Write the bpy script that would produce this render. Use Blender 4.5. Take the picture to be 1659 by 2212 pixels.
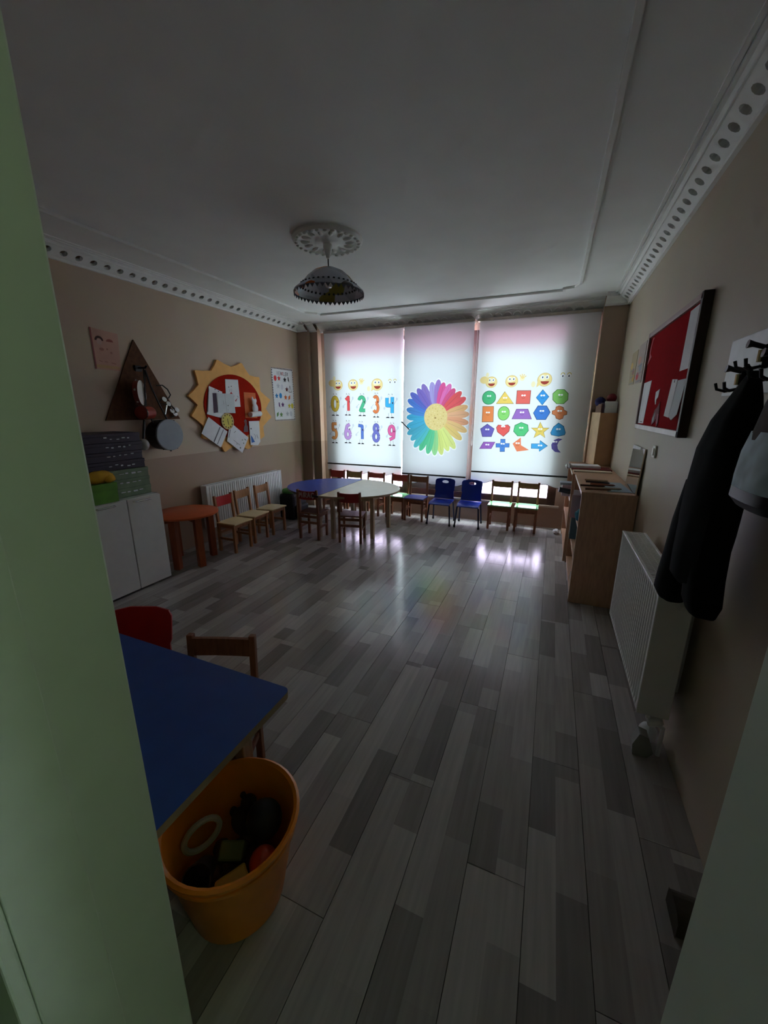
import bpy, bmesh, math, random
from mathutils import Vector, Matrix
from mathutils.geometry import delaunay_2d_cdt

random.seed(7)
scene = bpy.context.scene
for o in list(bpy.data.objects):
    bpy.data.objects.remove(o, do_unlink=True)
COL = scene.collection

# ------------------------------------------------------------------ camera, world, light, exposure
CAM_H = 1.45
YAW, PITCH, ROLL, FPX = math.radians(22.7705), math.radians(14.6574), math.radians(0.1867), 846.8
fw = Vector((-math.sin(YAW) * math.cos(PITCH), math.cos(YAW) * math.cos(PITCH), -math.sin(PITCH)))
rt = Vector((math.cos(YAW), math.sin(YAW), 0))
up = rt.cross(fw)
rt2 = rt * math.cos(ROLL) + up * math.sin(ROLL)
up2 = -rt * math.sin(ROLL) + up * math.cos(ROLL)
cam = bpy.data.cameras.new('camera')
cam.sensor_fit = 'HORIZONTAL'
cam.sensor_width = 36.0
cam.lens = FPX / 1659.0 * 36.0
cam.clip_start = 0.01
cam_o = bpy.data.objects.new('camera', cam)
m = Matrix((rt2, up2, -fw)).transposed().to_4x4()
m.translation = (0, 0, CAM_H)
cam_o.matrix_world = m
COL.objects.link(cam_o)
scene.camera = cam_o

world = bpy.data.worlds.new('overcast_sky')
scene.world = world
world.use_nodes = True
bg = world.node_tree.nodes['Background']
bg.inputs['Color'].default_value = (0.81, 0.93, 1.0, 1)
bg.inputs['Strength'].default_value = 27.0

portal = bpy.data.lights.new('window_portal', 'AREA')
portal.shape = 'RECTANGLE'
portal.size, portal.size_y = 3.09, 2.1
portal.cycles.is_portal = True
po = bpy.data.objects.new('window_portal', portal)
po.location = (-1.425, 5.40, 1.33)
po.rotation_euler = (math.radians(-90), 0, 0)
COL.objects.link(po)

vs = scene.view_settings
vs.view_transform = 'Standard'
vs.look = 'None'
vs.gamma = 1.0
vs.use_curve_mapping = False
vs.exposure = 0.18
cy = scene.cycles
cy.use_denoising = True
cy.use_light_tree = False
cy.use_adaptive_sampling = True
cy.adaptive_threshold = 0.12
cy.adaptive_min_samples = 16
cy.max_bounces = 8
cy.diffuse_bounces = 4
cy.glossy_bounces = 3
cy.transmission_bounces = 8
cy.transparent_max_bounces = 8
cy.sample_clamp_indirect = 8.0
cy.caustics_reflective = False
cy.caustics_refractive = False

XL, XR, YF, YB, ZC = -3.469, 0.603, 0.36, 5.22, 2.60   # left wall, right wall, door wall, window wall, ceiling

# ------------------------------------------------------------------ materials
def lin(c):
    r = []
    for v in c[:3]:
        v = v / 255.0
        r.append(v / 12.92 if v <= 0.04045 else ((v + 0.055) / 1.055) ** 2.4)
    return (r[0], r[1], r[2], 1.0)

MATS = {}
def pm(name, col, rough=0.55, metal=0.0, var=0.08, scale=14.0, bump=0.0, spec=0.5, stretch=None, coat=0.0):
    """procedural painted / moulded surface: principled with a fine noise in colour and relief"""
    if name in MATS:
        return MATS[name]
    mt = bpy.data.materials.new(name)
    mt.use_nodes = True
    nt = mt.node_tree
    b = nt.nodes['Principled BSDF']
    b.inputs['Roughness'].default_value = rough
    b.inputs['Metallic'].default_value = metal
    b.inputs['Specular IOR Level'].default_value = spec
    b.inputs['Coat Weight'].default_value = coat
    c = lin(col)
    tc = nt.nodes.new('ShaderNodeTexCoord')
    mp = nt.nodes.new('ShaderNodeMapping')
    if stretch:
        mp.inputs['Scale'].default_value = stretch
    nz = nt.nodes.new('ShaderNodeTexNoise')
    nz.inputs['Scale'].default_value = scale
    nz.inputs['Detail'].default_value = 1.0
    rp = nt.nodes.new('ShaderNodeValToRGB')
    rp.color_ramp.elements[0].position = 0.3
    rp.color_ramp.elements[1].position = 0.7
    rp.color_ramp.elements[0].color = tuple(max(0, v * (1 - var)) for v in c[:3]) + (1,)
    rp.color_ramp.elements[1].color = tuple(min(1, v * (1 + var)) for v in c[:3]) + (1,)
    nt.links.new(tc.outputs['Object'], mp.inputs['Vector'])
    nt.links.new(mp.outputs['Vector'], nz.inputs['Vector'])
    nt.links.new(nz.outputs['Fac'], rp.inputs['Fac'])
    nt.links.new(rp.outputs['Color'], b.inputs['Base Color'])
    if bump > 0:
        bp = nt.nodes.new('ShaderNodeBump')
        bp.inputs['Strength'].default_value = bump
        bp.inputs['Distance'].default_value = 0.01
        nt.links.new(nz.outputs['Fac'], bp.inputs['Height'])
        nt.links.new(bp.outputs['Normal'], b.inputs['Normal'])
    MATS[name] = mt
    return mt

def wood(name, col, rough=0.45, var=0.28):
    return pm(name, col, rough, var=var, scale=9, bump=0.04, stretch=(9, 9, 1.2))

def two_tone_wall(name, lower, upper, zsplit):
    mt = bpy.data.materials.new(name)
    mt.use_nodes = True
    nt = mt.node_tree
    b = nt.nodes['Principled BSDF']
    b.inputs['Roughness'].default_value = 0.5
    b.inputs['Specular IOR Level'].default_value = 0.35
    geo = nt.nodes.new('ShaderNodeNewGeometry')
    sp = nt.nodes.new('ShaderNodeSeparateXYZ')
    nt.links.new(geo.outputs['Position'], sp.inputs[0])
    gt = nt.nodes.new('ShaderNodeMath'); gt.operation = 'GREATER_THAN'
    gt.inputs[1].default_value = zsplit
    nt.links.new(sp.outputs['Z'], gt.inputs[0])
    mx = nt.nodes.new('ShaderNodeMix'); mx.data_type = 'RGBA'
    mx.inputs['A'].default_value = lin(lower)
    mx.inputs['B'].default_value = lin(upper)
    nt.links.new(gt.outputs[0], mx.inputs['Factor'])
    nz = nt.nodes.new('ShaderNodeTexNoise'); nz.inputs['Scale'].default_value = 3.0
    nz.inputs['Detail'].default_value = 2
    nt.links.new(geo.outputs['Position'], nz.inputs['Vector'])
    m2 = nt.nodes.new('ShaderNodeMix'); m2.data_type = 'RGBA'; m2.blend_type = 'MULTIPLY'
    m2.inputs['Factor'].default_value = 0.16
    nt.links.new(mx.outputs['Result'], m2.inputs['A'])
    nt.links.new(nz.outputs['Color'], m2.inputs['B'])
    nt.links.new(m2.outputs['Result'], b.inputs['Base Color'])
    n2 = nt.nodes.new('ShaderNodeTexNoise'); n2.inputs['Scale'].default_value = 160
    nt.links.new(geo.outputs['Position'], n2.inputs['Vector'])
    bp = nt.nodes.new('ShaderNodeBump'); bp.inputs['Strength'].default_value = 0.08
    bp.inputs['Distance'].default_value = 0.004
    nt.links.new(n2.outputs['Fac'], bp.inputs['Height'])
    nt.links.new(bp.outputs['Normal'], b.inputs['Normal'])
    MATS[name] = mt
    return mt

def plank_mat():
    mt = bpy.data.materials.new('grey_laminate')
    mt.use_nodes = True
    nt = mt.node_tree
    L = nt.links.new
    N = nt.nodes.new
    b = nt.nodes['Principled BSDF']
    b.inputs['Specular IOR Level'].default_value = 0.5
    tc = N('ShaderNodeTexCoord'); sp = N('ShaderNodeSeparateXYZ'); oi = N('ShaderNodeObjectInfo')
    L(tc.outputs['Object'], sp.inputs[0])
    def mth(op, a, bb):
        n = N('ShaderNodeMath'); n.operation = op
        for i, v in enumerate((a, bb)):
            if v is None: continue
            if isinstance(v, (int, float)): n.inputs[i].default_value = v
            else: L(v, n.inputs[i])
        return n.outputs[0]
    sx = mth('FLOOR', mth('DIVIDE', sp.outputs['X'], 0.09), None)
    ry = mth('MULTIPLY', oi.outputs['Random'], 13.7)
    yy = mth('ADD', mth('ADD', mth('DIVIDE', sp.outputs['Y'], 0.43), ry), mth('MULTIPLY', sx, 0.41))
    sy = mth('FLOOR', yy, None)
    cb = N('ShaderNodeCombineXYZ')
    L(mth('ADD', sx, mth('MULTIPLY', oi.outputs['Random'], 91.3)), cb.inputs[0]); L(sy, cb.inputs[1]); L(oi.outputs['Random'], cb.inputs[2])
    wn = N('ShaderNodeTexWhiteNoise'); wn.noise_dimensions = '3D'
    L(cb.outputs[0], wn.inputs['Vector'])
    rp = N('ShaderNodeValToRGB'); rp.color_ramp.interpolation = 'LINEAR'
    e = rp.color_ramp.elements
    e[0].position = 0.0; e[0].color = lin((136, 131, 128))
    e[1].position = 1.0; e[1].color = lin((196, 191, 187))
    e2 = e.new(0.35); e2.color = lin((164, 158, 154))
    e3 = e.new(0.7); e3.color = lin((180, 175, 171))
    L(wn.outputs['Value'], rp.inputs['Fac'])
    mp = N('ShaderNodeMapping'); mp.inputs['Scale'].default_value = (55, 3.2, 10)
    ad = N('ShaderNodeVectorMath'); ad.operation = 'ADD'
    L(tc.outputs['Object'], ad.inputs[0]); L(oi.outputs['Location'], ad.inputs[1])
    L(ad.outputs[0], mp.inputs['Vector'])
    nz = N('ShaderNodeTexNoise'); nz.inputs['Scale'].default_value = 1.0; nz.inputs['Detail'].default_value = 2
    L(mp.outputs['Vector'], nz.inputs['Vector'])
    gr = N('ShaderNodeMapRange'); gr.inputs['From Min'].default_value = 0.25; gr.inputs['From Max'].default_value = 0.75
    gr.inputs['To Min'].default_value = 0.84; gr.inputs['To Max'].default_value = 1.06
    L(nz.outputs['Fac'], gr.inputs['Value'])
    mx = N('ShaderNodeMix'); mx.data_type = 'RGBA'; mx.blend_type = 'MULTIPLY'; mx.inputs['Factor'].default_value = 1.0
    L(rp.outputs['Color'], mx.inputs['A']); L(gr.outputs['Result'], mx.inputs['B'])
    L(mx.outputs['Result'], b.inputs['Base Color'])
    rr = N('ShaderNodeMapRange'); rr.inputs['To Min'].default_value = 0.12; rr.inputs['To Max'].default_value = 0.24
    L(nz.outputs['Fac'], rr.inputs['Value']); L(rr.outputs['Result'], b.inputs['Roughness'])
    bp = N('ShaderNodeBump'); bp.inputs['Strength'].default_value = 0.05; bp.inputs['Distance'].default_value = 0.002
    L(nz.outputs['Fac'], bp.inputs['Height']); L(bp.outputs['Normal'], b.inputs['Normal'])
    return mt

def cloth(col, trans=0.5, gain=1.0):
    """printed blind fabric: part of the light passes through, part is scattered back"""
    name = 'blind_cloth_%d_%d_%d_%d_%d' % (*col, int(trans * 100), int(gain * 100))
    if name in MATS:
        return MATS[name]
    mt = bpy.data.materials.new(name)
    mt.use_nodes = True
    nt = mt.node_tree
    nt.nodes.remove(nt.nodes['Principled BSDF'])
    out = nt.nodes['Material Output']
    d = nt.nodes.new('ShaderNodeBsdfDiffuse')
    t = nt.nodes.new('ShaderNodeBsdfTranslucent')
    c = lin(col)
    geo = nt.nodes.new('ShaderNodeNewGeometry')
    wv = nt.nodes.new('ShaderNodeTexNoise'); wv.inputs['Scale'].default_value = 220
    nt.links.new(geo.outputs['Position'], wv.inputs['Vector'])
    mr = nt.nodes.new('ShaderNodeMix'); mr.data_type = 'RGBA'
    mr.inputs['A'].default_value = tuple(v * gain * 0.94 for v in c[:3]) + (1,)
    mr.inputs['B'].default_value = tuple(min(1, v * gain) for v in c[:3]) + (1,)
    nt.links.new(wv.outputs['Fac'], mr.inputs['Factor'])
    nt.links.new(mr.outputs['Result'], d.inputs['Color'])
    nt.links.new(mr.outputs['Result'], t.inputs['Color'])
    mx = nt.nodes.new('ShaderNodeMixShader')
    mx.inputs[0].default_value = trans
    nt.links.new(d.outputs[0], mx.inputs[1]); nt.links.new(t.outputs[0], mx.inputs[2])
    nt.links.new(mx.outputs[0], out.inputs['Surface'])
    MATS[name] = mt
    return mt

def glass(name, col, gloss=0.06):
    if name in MATS:
        return MATS[name]
    mt = bpy.data.materials.new(name)
    mt.use_nodes = True
    nt = mt.node_tree
    nt.nodes.remove(nt.nodes['Principled BSDF'])
    out = nt.nodes['Material Output']
    t = nt.nodes.new('ShaderNodeBsdfTransparent'); t.inputs['Color'].default_value = (*col, 1)
    g = nt.nodes.new('ShaderNodeBsdfGlossy'); g.inputs['Roughness'].default_value = 0.02
    nz = nt.nodes.new('ShaderNodeTexNoise'); nz.inputs['Scale'].default_value = 3
    mr = nt.nodes.new('ShaderNodeMapRange'); mr.inputs['To Min'].default_value = gloss * 0.8; mr.inputs['To Max'].default_value = gloss * 1.2
    nt.links.new(nz.outputs['Fac'], mr.inputs['Value'])
    mx = nt.nodes.new('ShaderNodeMixShader')
    nt.links.new(mr.outputs['Result'], mx.inputs[0])
    nt.links.new(t.outputs[0], mx.inputs[1]); nt.links.new(g.outputs[0], mx.inputs[2])
    nt.links.new(mx.outputs[0], out.inputs['Surface'])
    MATS[name] = mt
    return mt

WALL_L = two_tone_wall('left_wall_paint', (182, 155, 133), (208, 186, 163), 0.99)
WALL_R = two_tone_wall('right_wall_paint', (196, 182, 160), (196, 182, 160), 0.99)
WALL_B = two_tone_wall('backlit_wall_paint', (152, 128, 108), (174, 150, 130), 0.99)  # same beige as the side walls, backlit shade put into the colour
HALL = two_tone_wall('hall_paint', (172, 190, 160), (188, 204, 178), 1.2)  # green chosen to tint the hall fill light on the door jamb
CEIL = pm('ceiling_white', (243, 244, 243), 0.8, var=0.02, scale=4)
PLASTER = pm('moulding_white', (242, 242, 240), 0.7, var=0.03)
DOORW = pm('door_white', (226, 232, 222), 0.4, var=0.02)
RADW = pm('radiator_enamel', (238, 239, 238), 0.3, var=0.015)
WHITE = pm('white_laminate', (228, 229, 226), 0.28, var=0.02)
CHROME = pm('chrome', (205, 205, 205), 0.18, 1.0, var=0.03)
STEEL = pm('dark_steel', (60, 60, 64), 0.4, 0.8)
BLACK = pm('black_plastic', (16, 16, 17), 0.5)
WBROWN = wood('window_brown', (50, 24, 16), 0.4, 0.15)
WCHAIR = wood('chair_beech', (176, 122, 78), 0.42, 0.2)
WCHAIRD = wood('chair_dark_beech', (134, 84, 58), 0.42, 0.2)
TLEG = wood('table_leg_beech', (182, 158, 130), 0.45, 0.15)
REDP = pm('red_paint', (196, 40, 44), 0.45)
DREDP = pm('dark_red_paint', (152, 34, 36), 0.45)
SEATY = pm('seat_cream_yellow', (236, 212, 156), 0.25, var=0.04)
SEATG = pm('seat_pale_green', (150, 226, 160), 0.12, var=0.03)
SEATB = pm('seat_blue', (58, 76, 150), 0.3, var=0.04)
BLUEP = pm('blue_plastic', (22, 48, 150), 0.35, var=0.04)
REDPL = pm('red_plastic', (190, 16, 20), 0.35, var=0.04)
TBLUE = pm('table_blue', (66, 86, 176), 0.32, var=0.05)
TBLUE2 = pm('table_blue_near', (44, 84, 168), 0.45, var=0.05)
TCREAM = pm('table_cream', (208, 198, 172), 0.25, var=0.03)
TORANGE = pm('table_orange', (206, 92, 40), 0.4, var=0.05)
TORLEG = wood('orange_table_leg', (150, 72, 34), 0.45, 0.15)
EDGE = pm('edge_band', (70, 62, 56), 0.5)
EDGEL = pm('edge_band_light', (176, 152, 120), 0.5)
SHELF = wood('shelf_beech', (196, 156, 126), 0.5, 0.1)
SHELFE = pm('shelf_edge_light', (226, 206, 176), 0.5)
CARD = pm('cardboard', (188, 148, 112), 0.85, var=0.06)
CARD_LIT = pm('cardboard_window_lit', (224, 190, 152), 0.85, var=0.05)  # window light on the box's left face put into the colour
PAPER = pm('paper_white', (240, 240, 244), 0.8, var=0.03)
PAPERG = pm('paper_grey', (220, 224, 228), 0.8, var=0.03)
INK = pm('ink_dark', (40, 36, 42), 0.8)
INKG = pm('ink_grey', (132, 134, 140), 0.8)
SUNO = pm('sun_orange', (252, 188, 110), 0.8, var=0.05)
FELT = pm('red_felt', (166, 36, 24), 1.0, var=0.1, scale=60, spec=0.05)
FELTR = pm('crimson_felt', (158, 8, 22), 1.0, var=0.1, scale=60, spec=0.05)
ALU = pm('board_frame', (206, 196, 196), 0.4, 0.2)

# ------------------------------------------------------------------ mesh helpers
class MB:
    def __init__(s):
        s.v, s.f, s.m = [], [], []
    def add(s, vs_, fs, mat=0):
        n = len(s.v)
        s.v += [tuple(p) for p in vs_]
        for f in fs:
            s.f.append(tuple(i + n for i in f)); s.m.append(mat)
        return s
    def box(s, x0, y0, z0, x1, y1, z1, mat=0):
        v = [(x0, y0, z0), (x1, y0, z0), (x1, y1, z0), (x0, y1, z0), (x0, y0, z1), (x1, y0, z1), (x1, y1, z1), (x0, y1, z1)]
        return s.add(v, [(0, 3, 2, 1), (4, 5, 6, 7), (0, 1, 5, 4), (1, 2, 6, 5), (2, 3, 7, 6), (3, 0, 4, 7)], mat)
    def bar(s, a, b, w, h, upv=(0, 0, 1), mat=0):
        a, b = Vector(a), Vector(b)
        d = (b - a).normalized()
        u = Vector(upv)
        r = d.cross(u)
        if r.length < 1e-5:
            r = d.cross(Vector((0, 1, 0)))
        r.normalize(); u = r.cross(d).normalized()
        r *= w / 2; u *= h / 2
        v = [a - r - u, a + r - u, a + r + u, a - r + u, b - r - u, b + r - u, b + r + u, b - r + u]
        return s.add(v, [(0, 1, 2, 3), (7, 6, 5, 4), (0, 4, 5, 1), (1, 5, 6, 2), (2, 6, 7, 3), (3, 7, 4, 0)], mat)
    def tube(s, pts, r, n=8, mat=0, closed=False):
        pts = [Vector(p) for p in pts]
        k = len(pts)
        rings = []
        ref = None
        for i, p in enumerate(pts):
            a = pts[(i - 1) % k] if (closed or i > 0) else p
            b = pts[(i + 1) % k] if (closed or i < k - 1) else p
            d = (b - a).normalized()
            if ref is None:
                ref = Vector((0, 0, 1)) if abs(d.z) < 0.9 else Vector((1, 0, 0))
            x = d.cross(ref).normalized(); y = x.cross(d).normalized(); ref = y
            rad = r[i] if isinstance(r, (list, tuple)) else r
            rings.append([p + x * rad * math.cos(2 * math.pi * j / n) + y * rad * math.sin(2 * math.pi * j / n) for j in range(n)])
        vv = [q for ring in rings for q in ring]
        ff = []
        for i in range(k if closed else k - 1):
            i2 = (i + 1) % k
            for j in range(n):
                j2 = (j + 1) % n
                ff.append((i * n + j, i * n + j2, i2 * n + j2, i2 * n + j))
        if not closed:
            ff.append(tuple(range(n))[::-1]); ff.append(tuple((k - 1) * n + j for j in range(n)))
        return s.add(vv, ff, mat)
    def lathe(s, prof, n=24, M=None, mat=0, cap=True):
        M = M or Matrix.Identity(4)
        vv, ff = [], []
        for r, z in prof:
            for j in range(n):
                a = 2 * math.pi * j / n
                vv.append(M @ Vector((r * math.cos(a), r * math.sin(a), z)))
        for i in range(len(prof) - 1):
            for j in range(n):
                j2 = (j + 1) % n
                ff.append((i * n + j, i * n + j2, (i + 1) * n + j2, (i + 1) * n + j))
        if cap:
            ff.append(tuple(range(n))[::-1]); ff.append(tuple((len(prof) - 1) * n + j for j in range(n)))
        return s.add(vv, ff, mat)
    def prism(s, poly, f3, w0, w1, mat=0, mat_side=None):
        n = len(poly)
        vv = [f3(u, v, w0) for u, v in poly] + [f3(u, v, w1) for u, v in poly]
        s.add(vv, [tuple(range(n))[::-1], tuple(range(n, 2 * n))], mat)
        s.add(vv, [(i, (i + 1) % n, n + (i + 1) % n, n + i) for i in range(n)], mat if mat_side is None else mat_side)
        return s
    def ball(s, c, rx, ry=None, rz=None, n=14, k=8, mat=0, jit=0.0):
        ry = ry or rx; rz = rz or rx
        vv, ff = [], []
        for i in range(1, k):
            t = math.pi * i / k
            for j in range(n):
                a = 2 * math.pi * j / n
                q = 1 + random.uniform(-jit, jit)
                vv.append((c[0] + rx * q * math.sin(t) * math.cos(a), c[1] + ry * q * math.sin(t) * math.sin(a), c[2] + rz * q * math.cos(t)))
        vv += [(c[0], c[1], c[2] + rz), (c[0], c[1], c[2] - rz)]
        T, B = len(vv) - 2, len(vv) - 1
        for i in range(k - 2):
            for j in range(n):
                j2 = (j + 1) % n
                ff.append((i * n + j, (i + 1) * n + j, (i + 1) * n + j2, i * n + j2))
        for j in range(n):
            j2 = (j + 1) % n
            ff.append((T, j, j2)); ff.append((B, (k - 2) * n + j2, (k - 2) * n + j))
        return s.add(vv, ff, mat)
    def build(s, name, mats, parent=None, bevel=0.0, smooth=False, at=None):
        mats = mats if isinstance(mats, (list, tuple)) else [mats]
        v = [Vector(p) for p in s.v]
        loc = Vector((0, 0, 0))
        if parent is None:
            if at is not None:
                loc = Vector(at)
            else:
                xs = [p.x for p in v]; ys = [p.y for p in v]; zs = [p.z for p in v]
                loc = Vector(((min(xs) + max(xs)) / 2, (min(ys) + max(ys)) / 2, min(zs)))
            v = [p - loc for p in v]
        me = bpy.data.meshes.new(name)
        me.from_pydata(v, [], s.f)
        for q in mats:
            me.materials.append(q)
        me.polygons.foreach_set('material_index', s.m)
        bm = bmesh.new(); bm.from_mesh(me)
        bmesh.ops.recalc_face_normals(bm, faces=bm.faces)
        bm.to_mesh(me); bm.free()
        if smooth:
            me.polygons.foreach_set('use_smooth', [True] * len(me.polygons))
            try:
                me.set_sharp_from_angle(angle=math.radians(38))
            except Exception:
                pass
        o = bpy.data.objects.new(name, me)
        COL.objects.link(o)
        o.location = loc
        if parent:
            o.parent = parent
        if bevel > 0:
            bv = o.modifiers.new('soft_edges', 'BEVEL')
            bv.width = bevel; bv.segments = 2; bv.limit_method = 'ANGLE'
        return o

def tag(o, label, cat, group=None, kind=None):
    o['label'] = label
    o['category'] = cat
    if group: o['group'] = group
    if kind: o['kind'] = kind
    return o

def struct(o, label=None, cat=None):
    o['kind'] = 'structure'
    if label: o['label'] = label
    if cat: o['category'] = cat
    return o

def thing(name, label, cat, loc=(0, 0, 0), rz=0.0, group=None):
    o = bpy.data.objects.new(name, None)
    o.empty_display_size = 0.05
    COL.objects.link(o)
    o.location = loc
    o.rotation_euler = (0, 0, rz)
    return tag(o, label, cat, group)

def circle(cx, cz, rx, rz=None, n=20, a0=0.0):
    rz = rz or rx
    return [(cx + rx * math.cos(a0 + 2 * math.pi * i / n), cz + rz * math.sin(a0 + 2 * math.pi * i / n)) for i in range(n)]

def ccw(p):
    a = sum(p[i][0] * p[(i + 1) % len(p)][1] - p[(i + 1) % len(p)][0] * p[i][1] for i in range(len(p)))
    return p if a > 0 else p[::-1]

def stroke(pts, w):
    """a drawn line as a list of small polygons"""
    out = []
    for i in range(len(pts) - 1):
        (x0, y0), (x1, y1) = pts[i], pts[i + 1]
        dx, dy = x1 - x0, y1 - y0
        l = math.hypot(dx, dy) or 1e-6
        nx, ny = -dy / l * w / 2, dx / l * w / 2
        out.append([(x0 - nx, y0 - ny), (x1 - nx, y1 - ny), (x1 + nx, y1 + ny), (x0 + nx, y0 + ny)])
        if i > 0:
            out.append(circle(x0, y0, w / 2, n=8))
    return out

def arc(cx, cy, rx, ry, a0, a1, n=9):
    return [(cx + rx * math.cos(math.radians(a0 + (a1 - a0) * i / n)), cy + ry * math.sin(math.radians(a0 + (a1 - a0) * i / n))) for i in range(n + 1)]

def printed(outline, shapes, f3, thick=0.0, grid=None):
    """a sheet cut along every printed shape, one material index per shape; shapes = [(polys, mat_index)]"""
    co, faces, mi = [], [], []
    def addp(p, mm):
        p = ccw(p)
        n = len(co)
        co.extend(Vector(q) for q in p)
        faces.append(list(range(n, n + len(p)))); mi.append(mm)
    addp(outline, 0)
    for polys, mm in shapes:
        for p in polys:
            addp(p, mm)
    if grid:
        xs = [p[0] for p in outline]; zs = [p[1] for p in outline]
        for i in range(1, grid[0]):
            for j in range(1, grid[1]):
                co.append(Vector((min(xs) + (max(xs) - min(xs)) * i / grid[0], min(zs) + (max(zs) - min(zs)) * j / grid[1])))
    vv, ee, ff, ov, oe, of = delaunay_2d_cdt(co, [], faces, 1, 1e-5, True)
    mb = MB()
    keep, mm = [], []
    for f, src in zip(ff, of):
        if 0 not in src:
            continue
        keep.append(tuple(f)); mm.append(mi[max(src)])
    mb.v = [tuple(f3(p[0], p[1], 0.0)) for p in vv]
    mb.f = keep; mb.m = mm
    if thick:
        p = ccw(outline); n = len(p)
        q = [f3(u, v, 0.0) for u, v in p] + [f3(u, v, -thick) for u, v in p]
        mb.add(q, [tuple(range(2 * n - 1, n - 1, -1))] + [(i, n + i, n + (i + 1) % n, (i + 1) % n) for i in range(n)], 0)
    return mb

def onL(off):
    return lambda u, v, w: (XL + off + w, u, v)
def onR(off):
    return lambda u, v, w: (XR - off - w, u, v)
def onB(y):
    return lambda u, v, w: (u, y - w, v)

# ------------------------------------------------------------------ room shell
T = 0.2
floor = struct(MB().box(XL - T, -1.9, -0.12, XR + T, YB + T, -0.012).build('floor', pm('floor_base', (70, 66, 64), 0.8)), 'floor slab under grey laminate planks', 'floor')
PLANK = plank_mat()
PW, PL = 0.18, 1.25
xcol = XR - 0.538 - 3 * PW
cols = []
x = 0.065 + PW * 3
while x > XL - PW:
    cols.append(x - PW); x -= PW
cache = {}
for ci, x0 in enumerate(cols):
    off = -((ci * 0.417) % 1.0) * PL
    y = YF - 0.3 + off
    while y < YB:
        ya, yb_ = max(y, 0.0), min(y + PL, YB)
        xa, xb = max(x0, XL), min(x0 + PW, XR)
        if yb_ - ya > 0.03 and xb - xa > 0.02:
            key = (round(xa - x0, 3), round(xb - x0, 3), round(ya - y, 3), round(yb_ - y, 3))
            if key not in cache:
                g = 0.001
                mb = MB().box(key[0] + g, key[2] + g, -0.011, key[1] - g, key[3] - g, 0.0)
                ob = mb.build('plank', PLANK, floor)
                cache[key] = ob.data
                ob.location = Vector((x0, y, 0)) - floor.location
            else:
                ob = bpy.data.objects.new('plank', cache[key]); COL.objects.link(ob)
                ob.parent = floor
                ob.location = Vector((x0, y, 0)) - floor.location
        y += PL

struct(MB().box(XL - T, YF - 0.21, ZC, XR + T, YB + T, ZC + 0.15).build('ceiling', CEIL), 'white plaster ceiling above the classroom', 'ceiling')
struct(MB().box(XL - T, YF, -0.1, XL, YB, ZC).build('wall_left', WALL_L), 'beige side wall with darker painted lower half', 'wall')
struct(MB().box(XR, YF, -0.1, XR + T, YB, ZC).build('wall_right', WALL_R), 'grey beige side wall behind coats and red board', 'wall')
OX0, OX1, OZ0, OZ1 = -2.97, 0.12, 0.29, 2.39
mb = MB()
mb.box(XL - T, YB, -0.1, XR + T, YB + T, OZ0)
mb.box(XL - T, YB, OZ1, XR + T, YB + T, ZC)
mb.box(XL - T, YB, OZ0, OX0, YB + T, OZ1)
mb.box(OX1, YB, OZ0, XR + T, YB + T, OZ1)
mb.box(XL, 5.05, 0, -3.295, YB, ZC)
mb.box(-3.295, 5.12, 0, -3.175, YB, ZC)
mb.box(0.375, 5.05, 0, XR, YB, ZC)
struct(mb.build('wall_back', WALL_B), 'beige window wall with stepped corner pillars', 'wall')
DX0, DX1, DZ = -0.627, 0.17, 2.08
mb = MB()
mb.box(XL - T, YF - 0.21, -0.1, DX0 - 0.03, YF, ZC)
mb.box(DX1 + 0.03, YF - 0.21, -0.1, XR + T, YF, ZC)
mb.box(DX0 - 0.03, YF - 0.21, DZ + 0.03, DX1 + 0.03, YF, ZC)
struct(mb.build('wall_front', WALL_R), 'beige wall around the doorway', 'wall')

# door lining: jambs with a stop bead and casing on the hall side
dr = struct(thing('door_1', 'white door frame around the open doorway', 'door frame', (DX0, YF, 0)))
def part(mb, name, mats, parent, bevel=0.0, smooth=False):
    o = mb.build(name, mats, parent, bevel, smooth)
    o.location = -Vector(parent.location) if parent.rotation_euler.z == 0 else o.location
    return o
part(MB().box(DX0 - 0.03, 0.15, 0, DX0, YF + 0.004, DZ + 0.03), 'jamb', DOORW, dr, 0.004)
part(MB().box(DX1, 0.15, 0, DX1 + 0.03, YF + 0.004, DZ + 0.03), 'jamb', DOORW, dr, 0.004)
part(MB().box(DX0, 0.15, DZ, DX1, YF, DZ + 0.03), 'lintel', DOORW, dr)
part(MB().box(DX0 - 0.001, 0.15, 0, DX0 + 0.006, 0.245, DZ), 'door_stop', DOORW, dr, 0.002)
part(MB().box(DX1 - 0.006, 0.15, 0, DX1 + 0.001, 0.245, DZ), 'door_stop', DOORW, dr, 0.002)
part(MB().box(DX0 - 0.09, 0.13, 0, DX0 + 0.004, 0.15, DZ + 0.09), 'casing', DOORW, dr, 0.004)
part(MB().box(DX1 - 0.004, 0.13, 0, DX1 + 0.09, 0.15, DZ + 0.09), 'casing', DOORW, dr, 0.004)

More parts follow.
